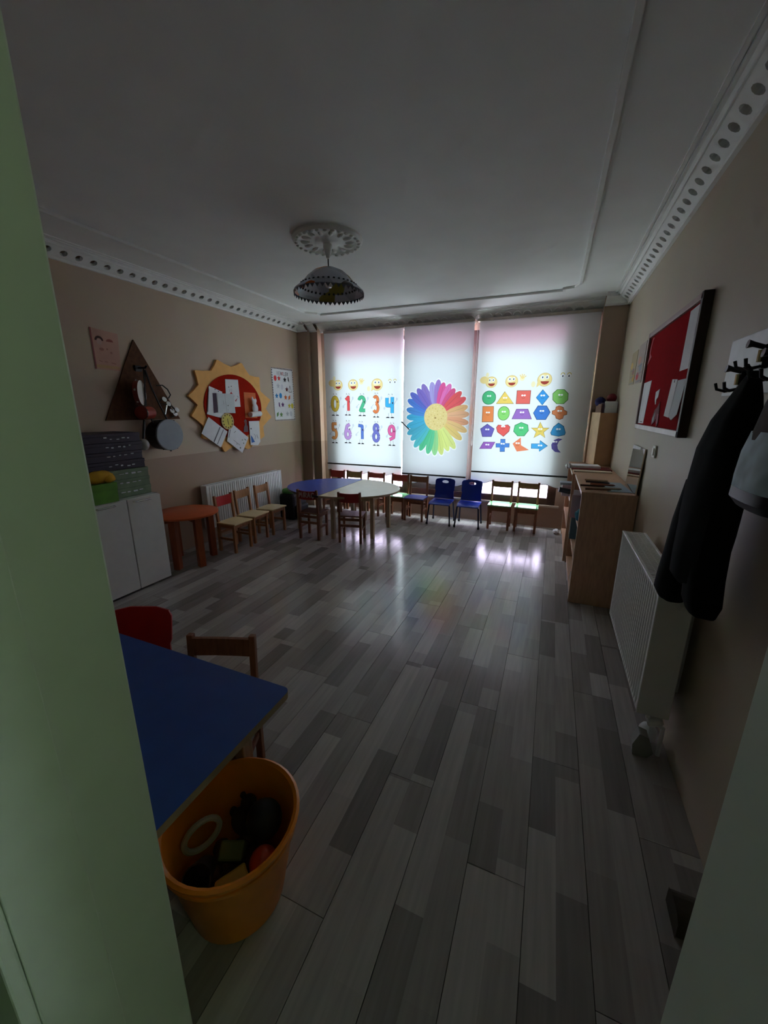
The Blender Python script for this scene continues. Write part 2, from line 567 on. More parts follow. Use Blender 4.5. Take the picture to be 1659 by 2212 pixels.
# the hall the photograph is taken from
mb = MB()
mb.box(XL - T, -1.9, -0.1, XL - 0.05, 0.15, ZC)
mb.box(XR + 0.9, -1.9, -0.1, XR + 1.1, 0.15, ZC)
mb.box(XL - T, -2.1, -0.1, XR + 1.1, -1.9, ZC)
mb.box(XR + T, 0.15, -0.1, XR + 1.1, 0.35, ZC)
struct(mb.build('wall_hall', HALL), 'pale green walls of the hall outside the door', 'wall')
struct(MB().box(XL - T, -2.1, ZC, XR + 1.1, YF - 0.21, ZC + 0.15).build('ceiling_hall', CEIL), 'white hall ceiling outside the door', 'ceiling')
struct(MB().box(XL - T, -2.1, -0.0115, XR + 1.1, -0.001, 0.0).build('floor_hall', pm('hall_floor', (120, 116, 110), 0.5)), 'grey hall floor outside the door', 'floor')
HL = thing('added_hall_lamp', 'added round opal lamp in the unseen hall for fill light', 'lamp', (1.15, -0.25, ZC))
MB().lathe([(0.15, -0.0005), (0.15, -0.02), (0.13, -0.05), (0.05, -0.07), (0.001, -0.072)], 24).build('shade', pm('opal_glass', (240, 242, 230), 0.3), HL, smooth=True)
hl = bpy.data.lights.new('added_fill_light', 'POINT')  # lamp and light are added, a greenish fill for the door jamb
hl.energy = 5.2
hl.color = (0.72, 1.0, 0.60)
hl.shadow_soft_size = 0.12
ho = bpy.data.objects.new('added_fill_light', hl); ho.parent = HL; ho.location = (0, 0, -0.22)
COL.objects.link(ho)

# ------------------------------------------------------------------ cornices and ceiling mouldings
def cornice(name, a, b, inward, holes=True, r=0.026, step=0.102, label=None):
    """a slanted moulded strip between wall and ceiling, pierced by a row of round openings"""
    a, b, inward = Vector(a), Vector(b), Vector(inward)
    L_ = (b - a).length
    d = (b - a).normalized()
    p0 = a + inward * 0.016 + Vector((0, 0, 2.512))
    p1 = a + inward * 0.125 + Vector((0, 0, ZC - 0.012))
    s = (p1 - p0); W = s.length; s.normalize()
    nrm = d.cross(s).normalized()
    if nrm.z > 0: nrm = -nrm
    f3 = lambda u, v, w: tuple(p0 + d * u + s * v + nrm * w)
    out = [(0, 0), (L_, 0), (L_, W), (0, W)]
    mb = MB()
    if holes:
        n = int(L_ / step)
        hs = [circle((i + 0.5) * L_ / n, W * 0.38, r, n=10) for i in range(n)]
        pm_ = printed(out, [([h], 1) for h in hs], f3)
        mb.v = pm_.v
        for f, mm in zip(pm_.f, pm_.m):
            if mm == 0:
                mb.f.append(f); mb.m.append(0)
        for h in hs:
            k = len(h)
            vv = [f3(u, v, 0) for u, v in h] + [f3(u, v, -0.03) for u, v in h]
            mb.add(vv, [(i, (i + 1) % k, k + (i + 1) % k, k + i) for i in range(k)], 0)
    else:
        mb.add([f3(*q, 0) for q in out], [(0, 1, 2, 3)], 0)
    # beads along both edges and the vertical fillets
    up_ = Vector((0, 0, 1))
    mb.bar(a + inward * 0.011 + up_ * 2.506, b + inward * 0.011 + up_ * 2.506, 0.022, 0.016)
    mb.bar(a + inward * 0.125 + up_ * (ZC - 0.008), b + inward * 0.125 + up_ * (ZC - 0.008), 0.018, 0.016)
    mb.bar(a + inward * 0.150 + up_ * (ZC - 0.004), b + inward * 0.150 + up_ * (ZC - 0.004), 0.018, 0.008)
    mb.tube([f3(0, W * 0.80, 0.002), f3(L_, W * 0.80, 0.002)], 0.006, 6)
    o = struct(mb.build(name, PLASTER), label, 'cornice')
    return o
cornice('trim_1', (XL, YF, 0), (XL, 5.05, 0), (1, 0, 0), label='white pierced cornice along the side wall of the sun board')
cornice('trim_2', (XR, YF, 0), (XR, 5.05, 0), (-1, 0, 0), label='white pierced cornice along the wall of the coat hooks')
tb = cornice('trim_3', (-3.175, YB, 0), (0.375, YB, 0), (0, -1, 0), holes=False, label='white cornice with arched relief above the window blinds')
cornice('trim_4', (XL, 5.05, 0), (-3.295, 5.05, 0), (0, -1, 0), holes=False, label='short white cornice on the corner pillar')
cornice('trim_5', (-3.295, 5.12, 0), (-3.175, 5.12, 0), (0, -1, 0), holes=False, label='short white cornice on the pillar step by the blinds')
cornice('trim_6', (0.375, 5.05, 0), (XR, 5.05, 0), (0, -1, 0), holes=False, label='short white cornice in the corner above the cardboard box')
# arched relief on the cornice above the blinds
p0 = Vector((0, YB - 0.016, 2.512)); p1 = Vector((0, YB - 0.125, ZC - 0.012)); sv = (p1 - p0).normalized()
mb = MB()
mb.tube([Vector((0.042 * math.cos(t), 0, 0)) + sv * (0.012 + 0.05 * math.sin(t)) for t in [math.pi * i / 8 for i in range(9)]], 0.007, 6)
arch = mb.build('arch_relief', PLASTER, tb, smooth=True)
me_arch = arch.data
n_ar = 32
for i in range(n_ar):
    o = arch if i == 0 else bpy.data.objects.new('arch_relief', me_arch)
    if i: COL.objects.link(o); o.parent = tb
    o.location = Vector((-3.10 + i * 0.108, p0.y - 0.004, p0.z)) - tb.location

def ceil_strip(name, path, label):
    mb = MB()
    for i in range(len(path) - 1):
        a, b = Vector((*path[i], ZC - 0.011)), Vector((*path[i + 1], ZC - 0.011))
        d = (b - a).normalized() * 0.012
        mb.bar(a - d, b + d, 0.028, 0.022)
    return struct(mb.build(name, PLASTER, bevel=0.004), label, 'moulding')
ceil_strip('trim_7', [(-2.93, 0.85), (-2.93, 4.44), (-2.83, 4.56), (-2.83, 4.64), (-0.03, 4.64), (-0.03, 4.58), (0.07, 4.55), (0.11, 4.43), (0.11, 0.85), (0.0, 0.75), (-2.83, 0.75), (-2.93, 0.85)], 'thin white ceiling moulding framing the plain field')

rose = struct(thing('trim_8', 'round white plaster rose around the hanging lamp', 'ceiling rose', (-1.58, 2.73, ZC)))
MB().lathe([(0.245, 0.0), (0.245, -0.012), (0.232, -0.026), (0.205, -0.028), (0.19, -0.018), (0.10, -0.020), (0.07, -0.032), (0.03, -0.034)], 48).build('disc', PLASTER, rose, smooth=True)
mb = MB().ball((0.155, 0, -0.02), 0.034, 0.017, 0.014, 10, 6)
pet = mb.build('leaf_relief', PLASTER, rose, smooth=True)
mb = MB().ball((0.217, 0, -0.028), 0.014, 0.016, 0.010, 8, 6)
bead = mb.build('bead', PLASTER, rose, smooth=True)
for src, n in ((pet, 14), (bead, 28)):
    for i in range(n):
        o = src if i == 0 else src.copy()
        if i: COL.objects.link(o)
        o.parent = rose
        o.rotation_euler = (0, 0, 2 * math.pi * i / n)

# ------------------------------------------------------------------ windows
def window(name, x0, x1, posts, low_panel, label):
    w = struct(thing(name, label, 'window', ((x0 + x1) / 2, YB + 0.02, OZ0)))
    def P(mb, nm, mt, bev=0.003): return part(mb, nm, mt, w, bev)
    y0, y1 = YB + 0.005, YB + 0.075
    P(MB().box(x0, y0, OZ0, x1, y1, 0.375), 'bottom_rail', WBROWN)
    P(MB().box(x0, y0, 2.345, x1, y1, OZ1), 'top_rail', WBROWN)
    for a, b in posts:
        P(MB().box(a, y0 - 0.004, OZ0, b, y1, OZ1), 'post', WBROWN)
    gx0, gx1 = posts[0][1], posts[-1][0]
    z0 = 0.375
    if low_panel:
        P(MB().box(gx0, y0 + 0.01, z0, gx1, y1, 0.52), 'lower_panel', pm('panel_dark', (36, 24, 20), 0.5))
        z0 = 0.52
    pink = glass('pink_film_glass', (0.66, 0.58, 0.66))
    rosy = glass('rosy_film_glass', (0.86, 0.60, 0.70))
    clear = glass('clear_glass', (0.96, 0.98, 0.98))
    zs = [(z0, 0.60, pink), (0.60, 2.16, clear), (2.16, 2.345, rosy)]
    for a, b, mt in zs:
        if b > a:
            P(MB().box(gx0, YB + 0.04, a, gx1, YB + 0.044, b), 'pane', mt, 0)
    if low_panel:
        part(MB().tube([(-1.886, YB + 0.01, 1.287), (-1.886, 5.10, 1.285), (-1.87, 5.095, 1.275), (-1.775, 5.095, 1.19)], 0.007, 8), 'handle', BLACK, w, smooth=True)
    return w
window('window_1', OX0, -1.87, [(OX0, -2.90), (-1.91, -1.87)], False, 'brown framed window behind the blind of digits')
window('window_2', -1.87, -0.96, [(-1.87, -1.83), (-1.015, -0.96)], True, 'brown framed window behind the flower blind')
window('window_3', -0.96, OX1, [(-0.96, -0.885), (0.02, OX1)], False, 'brown framed window behind the blind of shapes')
struct(MB().box(OX0 - 0.05, YB - 0.02, OZ0 - 0.025, OX1 + 0.05, YB + 0.1, OZ0).build('trim_9', pm('sill_stone', (170, 160, 146), 0.4), bevel=0.004), 'thin pale window sill behind the chairs', 'window sill')

# ------------------------------------------------------------------ roller blinds with their prints
W0 = (238, 240, 242)
def dark(c, k=0.55):
    return tuple(int(v * k) for v in c)

def wave_outline(x0, x1, zt, zh, amp, per):
    n = 60
    pts = [(x0, zt)]
    for i in range(n + 1):
        u = i / n
        xx = x0 + (x1 - x0) * u
        pts.append((xx, zh + amp * math.cos(2 * math.pi * (xx - x0) / per)))
    pts.append((x1, zt))
    return pts

def digit_polys(ch, x0, z0, x1, z1):
    w, h = x1 - x0, z1 - z0
    D = {
        '0': [arc(.5, .5, .36, .40, 0, 360, 16)],
        '1': [[(.18, .74), (.62, .92), (.62, .04)]],
        '2': [arc(.45, .70, .33, .22, 170, -20, 8) + [(.30, .10), (.90, .10)]],
        '3': [arc(.45, .73, .32, .19, 150, -90, 8), arc(.45, .30, .36, .24, 90, -150, 8)],
        '4': [[(.14, .92), (.14, .48), (.72, .48)], [(.74, .96), (.74, .04)]],
        '5': [[(.85, .92), (.24, .92), (.24, .60)] + arc(.42, .32, .38, .25, 110, -140, 8)],
        '6': [arc(.5, .30, .33, .24, 0, 360, 14), [(.80, .90), (.40, .80), (.18, .40)]],
        '7': [[(.12, .88), (.72, .84), (.72, .06)]],
        '8': [arc(.5, .74, .28, .20, 0, 360, 12), arc(.5, .28, .36, .24, 0, 360, 14)],
        '9': [arc(.45, .68, .32, .25, 0, 360, 14), [(.80, .70), (.74, .25), (.20, .12)]],
    }[ch]
    out = []
    for pl in D:
        out += [[(x0 + a * w, z0 + b * h) for a, b in pl]]
    return out

def face_small(cx, cz, s=0.02):
    """white eyes with a dark smile, printed on a shape"""
    return ([circle(cx - s * .8, cz + s * .5, s * .75, s * .6, 10), circle(cx + s * .8, cz + s * .5, s * .75, s * .6, 10)],
            stroke(arc(cx, cz - s * .6, s * 1.2, s * .7, 200, 340, 5), s * .25))

def smiley(cx, cz, r, hand, wink=False):
    S = []
    Y1, Y2, Y3 = (242, 214, 136), (247, 234, 182), (214, 178, 98)
    S.append(([circle(cx, cz, r, r * .95, 22)], Y3)); S.append(([circle(cx, cz, r * .94, r * .89, 22)], Y1))
    S.append(([circle(cx - r * .2, cz + r * .25, r * .55, r * .45, 16)], Y2))
    for sx in (-1, 1):
        S.append(([circle(cx + sx * r * .33, cz + r * .35, r * .24, r * .3, 12)], (250, 250, 252)))
        S.append(([circle(cx + sx * r * .30, cz + r * .33, r * .10, r * .15, 8)], (60, 70, 100)))
    S.append(([arc(cx + r * .05, cz - r * .12, r * .6, r * .55, 190, 350, 8)], (150, 40, 30)))
    if hand == 'thumb':
        S.append(([circle(cx - r * 1.2, cz + r * .38, r * .78, r * .62, 16)], Y1))
        S.append(([circle(cx - r * .75, cz + r * 1.2, r * .26, r * .42, 10)], Y2))
    elif hand == 'wave':
        hx, hz = cx + r * 1.62, cz + r * .38
        S.append(([circle(hx, hz, r * .40, r * .36, 12)], Y2))
        for a in (35, 65, 95, 125):
            t = math.radians(a)
            S.append((stroke([(hx, hz), (hx + r * .72 * math.cos(t), hz + r * .72 * math.sin(t))], r * .17), Y1))
    elif hand == 'speech':
        S.append(([[(cx - r * .95, cz - r * .2), (cx - r * .55, cz - r * .7), (cx - r * 1.05, cz - r * 1.05)]], Y1))
        S.append(([circle(cx - r * 1.5, cz - r * .6, r * .3, r * .42, 12)], Y2))
    return S

def eyes_only(cx, cz, s):
    S = []
    for sx in (-1, 1):
        S.append(([circle(cx + sx * s, cz, s * .55, s * .7, 12)], (252, 252, 254)))
        S.append((stroke(arc(cx + sx * s, cz + s * .1, s * .62, s * .8, 15, 165, 6), s * .25), (214, 190, 100)))
        S.append(([circle(cx + sx * s * .95, cz - s * .15, s * .22, s * .36, 8)], (50, 60, 80)))
    return S

def make_blind(name, x0, x1, y, zt, zbar, zhem, shapes, label, trans, per, cream=W0, curl=0.0):
    bl = thing(name, label, 'blind', ((x0 + x1) / 2, y, zhem - 0.03), group='printed roller blinds')
    out = wave_outline(x0, x1, zt, zhem, 0.018, per)
    cols_, idx, sh = [cream], {}, []
    for polys, c in shapes:
        if max(c) > 70:   # overexposure haze mixed into the print colours
            c = tuple(int(v * 0.86 + 0.14 * 240) for v in c)
        if c not in idx:
            idx[c] = len(cols_); cols_.append(c)
        sh.append((polys, idx[c]))
    def f3(u, v, w):
        t = (u - x0) / (x1 - x0)
        bow = 0.006 * math.sin(math.pi * t) + 0.004 * math.sin(7 * t + v * 1.3)
        bow += curl * max(0, t - 0.85) * max(0, 1.2 - v)
        return (u, y - bow, v)
    mb = printed(out, sh, f3, 0.0, (14, 26))
    fab = part(mb, 'fabric', [cloth(c, trans) for c in cols_], bl, smooth=True)
    wl = [Vector((p[0], f3(p[0], p[1], 0)[1] - 0.002, p[1])) for p in out[1:-1]]
    part(MB().tube(wl, 0.004, 5), 'hem_piping', pm('hem_piping', (92, 84, 74), 0.8), bl)
    part(MB().tube([(x0 + 0.004, y - 0.017, zbar), (x1 - 0.004, y - 0.017, zbar)], 0.0105, 10), 'bottom_bar', pm('bar_green_black', (30, 38, 36), 0.45), bl, smooth=True)
    part(MB().box(x0 - (0.03 if x0 > -1 else 0.004), y - 0.012, zt - 0.002, x1 + 0.004, YB - 0.001, zt + 0.026), 'leak_stop_headrail', pm('headrail_beige', (176, 164, 152), 0.6), bl)  # added box blocking light that leaks above the blind
    part(MB().tube([(x0, y + 0.024, zt - 0.014), (x1, y + 0.024, zt - 0.014)], 0.017, 12), 'roller_tube', ALU, bl, smooth=True)
    return bl

DIG = {'0': (-2.997, 1.416, -2.87, 1.638), '1': (-2.779, 1.421, -2.677, 1.636), '2': (-2.563, 1.415, -2.439, 1.634), '3': (-2.333, 1.398, -2.233, 1.642), '4': (-2.138, 1.392, -2.009, 1.623),
       '5': (-3.006, 1.02, -2.899, 1.265), '6': (-2.793, 1.027, -2.676, 1.265), '7': (-2.578, 1.022, -2.472, 1.257), '8': (-2.339, 1.007, -2.229, 1.257), '9': (-2.1, 1.016, -1.989, 1.243)}
DCOL = {'0': (206, 170, 44), '1': (236, 62, 66), '2': (62, 178, 126), '3': (226, 112, 56), '4': (44, 166, 226), '5': (216, 132, 66), '6': (184, 134, 206), '7': (70, 104, 196), '8': (96, 98, 186), '9': (226, 84, 150)}
dsh = []
dsh += smiley(-2.88, 1.782, 0.076, 'thumb') + smiley(-2.638, 1.781, 0.080, 'wave') + smiley(-2.268, 1.778, 0.085, 'speech') + eyes_only(-2.043, 1.81, 0.036)
for ch, (a, b, c, d) in DIG.items():
    w = (c - a)
    pls = digit_polys(ch, a, b, c, d)
    lw = w * 0.33
    cxm = (a + c) / 2
    # limbs, eyes and shoes of the little figures
    GL = (206, 212, 222)
    for sx in (-1, 1):
        ex = cxm + sx * w * .18
        dsh.append(([circle(ex, d + 0.012, 0.012, 0.026, 10)], (150, 156, 168)))
        dsh.append(([circle(ex, d + 0.012, 0.0095, 0.023, 10)], (252, 252, 255)))
        dsh.append(([circle(ex + 0.003, d + 0.022, 0.004, 0.007, 8)], (40, 40, 50)))
        dsh.append((stroke([(cxm + sx * w * .16, b + 0.01), (cxm + sx * w * .2, b - 0.05)], 0.005), (150, 154, 164)))
        dsh.append(([arc(cxm + sx * w * .26, b - 0.056, w * .22, 0.016, 0, 180, 6)], (24, 24, 30)))
    hz = b + (d - b) * .78
    dsh.append((stroke([(c - w * .1, b + (d - b) * .5), (c + 0.025, hz)], 0.005), (170, 176, 188)))
    dsh.append(([circle(c + 0.03, hz + 0.014, 0.014, 0.022, 9)], GL))
    hz2 = b + (d - b) * .36
    dsh.append((stroke([(a + w * .15, b + (d - b) * .5), (a - 0.018, hz2)], 0.005), (170, 176, 188)))
    dsh.append(([circle(a - 0.02, hz2 - 0.012, 0.015, 0.018, 9)], GL))
    for pl in pls:
        dsh.append((stroke(pl, lw + 0.010), dark(DCOL[ch], .6)))
    for pl in pls:
        dsh.append((stroke(pl, lw), DCOL[ch]))
    dsh.append(([circle(c - w * .22, b + (d - b) * .62, 0.007, 0.014, 8)], (60, 20, 30)))
make_blind('roller_blind', -3.085, -1.895, 5.150, 2.475, 0.663, 0.545, dsh, 'white roller blind printed with cartoon digits 0 to 9', 0.052, 0.36, curl=0.05)

SHP = {
 'triangle': [(-0.574, 1.661), (-0.468, 1.526), (-0.663, 1.526)],
 'square': [(-0.432, 1.67), (-0.284, 1.668), (-0.284, 1.525), (-0.431, 1.525)],
 'diamond': [(-0.146, 1.677), (-0.078, 1.597), (-0.141, 1.51), (-0.21, 1.594)],
 'octagon': [(0.01, 1.675), (0.078, 1.674), (0.123, 1.631), (0.127, 1.567), (0.087, 1.524), (0.019, 1.524), (-0.026, 1.568), (-0.032, 1.632)],
 'rect': [(-0.826, 1.486), (-0.7, 1.486), (-0.693, 1.309), (-0.822, 1.307)],
 'trap': [(-0.42, 1.456), (-0.298, 1.457), (-0.248, 1.348), (-0.464, 1.346)],
 'hex': [(-0.181, 1.494), (-0.093, 1.494), (-0.047, 1.422), (-0.088, 1.343), (-0.181, 1.342), (-0.224, 1.418)],
 'penta': [(-0.755, 1.274), (-0.673, 1.217), (-0.702, 1.127), (-0.805, 1.124), (-0.835, 1.213)],
 'hept': [(-0.353, 1.3), (-0.282, 1.271), (-0.269, 1.21), (-0.312, 1.146), (-0.382, 1.144), (-0.433, 1.198), (-0.423, 1.264)],
 'star': [(-0.138, 1.307), (-0.106, 1.24), (-0.039, 1.241), (-0.095, 1.195), (-0.074, 1.131), (-0.132, 1.171), (-0.193, 1.128), (-0.174, 1.197), (-0.232, 1.237), (-0.16, 1.239)],
 'para': [(-0.786, 1.052), (-0.651, 1.055), (-0.693, 0.977), (-0.831, 0.971)],
 'cross': [(-0.58, 1.091), (-0.53, 1.093), (-0.526, 1.043), (-0.478, 1.045), (-0.478, 1.001), (-0.528, 0.999), (-0.526, 0.948), (-0.577, 0.945), (-0.581, 0.997), (-0.628, 0.995), (-0.631, 1.039), (-0.579, 1.041)],
 'bent': [(-0.346, 1.123), (-0.336, 1.03), (-0.238, 0.975), (-0.378, 0.95), (-0.436, 1.046)],
 'arrow': [(-0.213, 1.05), (-0.123, 1.053), (-0.126, 1.092), (-0.037, 1.03), (-0.123, 0.965), (-0.126, 0.998), (-0.21, 0.998)],
 'dome': [(0.063, 1.3), (0.116, 1.263), (0.142, 1.197), (0.136, 1.171), (0.072, 1.152), (0.0, 1.167), (-0.011, 1.193), (0.013, 1.253)],
 'moon': [(0.123, 1.118), (0.075, 1.126), (0.032, 1.104), (0.007, 1.05), (0.016, 1.001), (0.057, 0.965), (0.121, 0.96), (0.085, 1.0), (0.073, 1.045), (0.086, 1.091)],
 'heart': [(-0.564, 1.242), (-0.545, 1.266), (-0.515, 1.27), (-0.486, 1.244), (-0.494, 1.197), (-0.555, 1.134), (-0.624, 1.186), (-0.641, 1.233), (-0.622, 1.266), (-0.587, 1.265)],
 'quat': [(0.017, 1.481), (0.05, 1.494), (0.089, 1.477), (0.099, 1.449), (0.132, 1.431), (0.134, 1.402), (0.102, 1.391), (0.098, 1.361), (0.062, 1.345), (0.029, 1.361), (0.019, 1.39), (-0.017, 1.408), (-0.019, 1.437), (0.013, 1.45)],
 'circ': circle(-0.76, 1.595, 0.077, 0.076, 24), 'oval': circle(-0.571, 1.408, 0.065, 0.078, 24),
}
SCOL = {'circ': (60, 178, 110), 'triangle': (240, 200, 84), 'square': (232, 92, 80), 'diamond': (40, 140, 222), 'octagon': (122, 196, 88), 'rect': (236, 126, 62), 'oval': (126, 208, 96),
        'trap': (146, 94, 186), 'hex': (48, 112, 206), 'quat': (222, 122, 70), 'penta': (92, 80, 176), 'heart': (232, 78, 72), 'hept': (70, 190, 112), 'star': (240, 206, 88), 'dome': (44, 142, 206),
        'para': (146, 80, 182), 'cross': (60, 118, 204), 'bent': (236, 118, 76), 'arrow': (56, 158, 226), 'moon': (84, 72, 150)}
FOFF = {'moon': (-0.022, 0.03), 'bent': (-0.03, 0.02), 'arrow': (0.02, 0.0), 'para': (0.0, 0.0)}
ssh = smiley(-0.744, 1.776, 0.070, 'thumb') + smiley(-0.507, 1.782, 0.073, 'wave') + smiley(-0.14, 1.791, 0.080, 'speech') + eyes_only(0.082, 1.83, 0.034)
for k, p in SHP.items():
    cx = sum(q[0] for q in p) / len(p); cz = sum(q[1] for q in p) / len(p)
    big = [(cx + (q[0] - cx) * 1.05 + (0.003 if q[0] > cx else -0.003), cz + (q[1] - cz) * 1.05 + (0.003 if q[1] > cz else -0.003)) for q in p]
    if k not in ('moon', 'bent'):
        ssh.append(([big], dark(SCOL[k], .62)))
    ssh.append(([p], SCOL[k]))
    ox, oz = FOFF.get(k, (0, 0.012))
    ey, sm_ = face_small(cx + ox, cz + oz, 0.017)
    ssh.append((ey, (252, 252, 254)))
    ssh.append((sm_, dark(SCOL[k], .6)))
make_blind('roller_blind', -0.925, 0.362, 5.150, 2.475, 0.673, 0.545, ssh, 'white roller blind printed with coloured geometric shapes with faces', 0.052, 0.30)

TIPS = [(-1.612, 1.771), (-1.489, 1.794), (-1.399, 1.821), (-1.329, 1.785), (-1.243, 1.766), (-1.185, 1.708), (-1.099, 1.669), (-1.041, 1.597), (-1.011, 1.491), (-0.988, 1.398), (-0.99, 1.287), (-1.005, 1.18), (-1.067, 1.076), (-1.148, 0.957), (-1.235, 0.923), (-1.322, 0.869), (-1.419, 0.858), (-1.516, 0.873), (-1.624, 0.913), (-1.706, 0.954), (-1.756, 1.048), (-1.809, 1.126), (-1.821, 1.224), (-1.823, 1.349), (-1.826, 1.454), (-1.811, 1.576), (-1.773, 1.663), (-1.682, 1.716)]
PC = [(128, 104, 188), (160, 146, 214), (152, 112, 196), (222, 72, 140), (226, 100, 176), (216, 72, 126), (226, 74, 78), (230, 78, 84), (234, 176, 116), (236, 172, 128), (234, 158, 116), (236, 188, 120), (232, 196, 110), (220, 228, 128), (222, 232, 126), (212, 222, 116), (140, 210, 134), (84, 192, 136), (70, 186, 130), (70, 180, 190), (64, 170, 196), (60, 160, 190), (56, 164, 204), (50, 160, 208), (60, 126, 204), (62, 110, 204), (78, 90, 190), (112, 92, 186)]
fx, fz = -1.422, 1.356
psh = []
for (tx, tz), c in zip(TIPS, PC):
    dx, dz = tx - fx, tz - fz
    l = math.hypot(dx, dz); ux, uz = dx / l, dz / l
    nx, nz = -uz, ux
    wd = 0.052
    prof = [(0.28, .45), (0.5, .85), (0.7, 1.0), (0.88, .85), (0.97, .5), (1.0, .15)]
    P_ = [(fx + ux * l * t + nx * wd * k, fz + uz * l * t + nz * wd * k) for t, k in prof]
    Q_ = [(fx + ux * l * t - nx * wd * k, fz + uz * l * t - nz * wd * k) for t, k in reversed(prof)]
    big = [(px + (px - (fx + ux * l * .65)) * .10, pz + (pz - (fz + uz * l * .65)) * .10) for px, pz in P_ + Q_]
    psh.append(([big], (250, 250, 252)))
for (tx, tz), c in zip(TIPS, PC):
    dx, dz = tx - fx, tz - fz
    l = math.hypot(dx, dz); ux, uz = dx / l, dz / l
    nx, nz = -uz, ux
    wd = 0.047
    prof = [(0.28, .45), (0.5, .85), (0.7, 1.0), (0.88, .85), (0.97, .5), (1.0, .15)]
    P_ = [(fx + ux * l * t + nx * wd * k, fz + uz * l * t + nz * wd * k) for t, k in prof]
    Q_ = [(fx + ux * l * t - nx * wd * k, fz + uz * l * t - nz * wd * k) for t, k in reversed(prof)]
    psh.append(([P_ + Q_], c))
    psh.append((stroke([(fx + ux * l * .4, fz + uz * l * .4), (fx + ux * l * .88, fz + uz * l * .88)], 0.006), dark(c, .88)))
psh.append(([circle(fx, fz, 0.157, 0.172, 30)], (232, 206, 130)))
for i in range(46):
    a = i * 2.4; r_ = 0.022 * math.sqrt(i)
    psh.append(([circle(fx + r_ * math.cos(a), fz + r_ * 1.08 * math.sin(a), 0.008, 0.007, 6)], (206, 172, 92) if i % 2 else (240, 220, 156)))
psh.append(([circle(fx - 0.005, fz - 0.01, 0.014, 0.012, 8)], (160, 124, 60)))
make_blind('roller_blind', -1.878, -0.982, 5.125, 2.475, 0.590, 0.475, psh, 'white roller blind printed with a large rainbow petalled flower', 0.047, 0.30, cream=(232, 234, 238))
# pull cord of the shapes blind
cd = MB().tube([(-0.93, 5.135, 2.46), (-0.925, 5.135, 1.6), (-0.93, 5.135, 1.02), (-0.936, 5.135, 1.0), (-0.942, 5.135, 1.02), (-0.940, 5.135, 1.7), (-0.945, 5.135, 2.46)], 0.0025, 5)
tag(cd.build('blind_cord', PAPERG), 'thin white pull cord hanging beside the flower blind', 'cord')

# ------------------------------------------------------------------ hanging lamp
lamp = thing('pendant_lamp', 'bell shaped pendant lamp with scalloped rim under the ceiling rose', 'lamp', (-1.58, 2.73, ZC - 0.034))
dz = -(ZC - 0.034)
SH = bpy.data.materials.new('lamp_shade_print'); SH.use_nodes = True
nt = SH.node_tree; b = nt.nodes['Principled BSDF']; b.inputs['Roughness'].default_value = 0.25; b.inputs['Metallic'].default_value = 0.0
vo = nt.nodes.new('ShaderNodeTexVoronoi'); vo.inputs['Scale'].default_value = 9
tc = nt.nodes.new('ShaderNodeTexCoord'); nt.links.new(tc.outputs['Object'], vo.inputs['Vector'])
rp = nt.nodes.new('ShaderNodeValToRGB'); rp.color_ramp.interpolation = 'CONSTANT'
e = rp.color_ramp.elements
e[0].color = lin((204, 208, 220)); e[1].position = 0.5; e[1].color = lin((178, 184, 198))
e2 = e.new(0.86); e2.color = lin((150, 140, 60)); e3 = e.new(0.91); e3.color = lin((190, 96, 44)); e4 = e.new(0.95); e4.color = lin((30, 30, 36))
sp = nt.nodes.new('ShaderNodeSeparateColor'); nt.links.new(vo.outputs['Color'], sp.inputs[0]); nt.links.new(sp.outputs[0], rp.inputs['Fac'])
nt.links.new(rp.outputs['Color'], b.inputs['Base Color'])
MB().lathe([(0.012, 0), (0.03, -0.001), (0.032, -0.014), (0.012, -0.085), (0.005, -0.09)], 16).build('ceiling_cup', PLASTER, lamp, smooth=True)
MB().tube([(0, 0, -0.085), (0, 0, -0.155)], 0.004, 6).build('cord', BLACK, lamp)
zt = 2.42 + dz
prof = [(0.02, zt), (0.06, zt - 0.006), (0.11, zt - 0.028), (0.155, zt - 0.064), (0.185, zt - 0.10), (0.20, zt - 0.118), (0.225, zt - 0.132), (0.247, zt - 0.150), (0.252, zt - 0.162)]
MB().lathe(prof, 48, cap=False).build('shade', SH, lamp, smooth=True)
mb = MB()
n = 44
for i in range(n):
    a0, a1 = 2 * math.pi * i / n, 2 * math.pi * (i + 1) / n
    am = (a0 + a1) / 2
    p = lambda a, r, z: (r * math.cos(a), r * math.sin(a), z)
    mb.add([p(a0, 0.252, zt - 0.16), p(a1, 0.252, zt - 0.16), p(am, 0.250, zt - 0.184), p(a0, 0.248, zt - 0.16), p(a1, 0.248, zt - 0.16), p(am, 0.246, zt - 0.184)],
           [(0, 2, 1), (3, 4, 5), (0, 3, 5, 2), (1, 2, 5, 4), (0, 1, 4, 3)])
mb.build('scalloped_rim', pm('rim_grey', (92, 96, 108), 0.4), lamp)
mb = MB()
for i in range(36):
    a = 2 * math.pi * i / 36
    mb.ball((0.2 * math.cos(a), 0.2 * math.sin(a), zt - 0.118), 0.009, n=6, k=4)
mb.build('ruffle_band', pm('ruffle_dark', (44, 46, 54), 0.6), lamp)
MB().lathe([(0.014, zt - 0.005), (0.014, zt - 0.05), (0.03, zt - 0.075), (0.034, zt - 0.10), (0.02, zt - 0.125), (0.001, zt - 0.13)], 14).build('bulb', pm('bulb_glass', (236, 236, 232), 0.15), lamp, smooth=True)

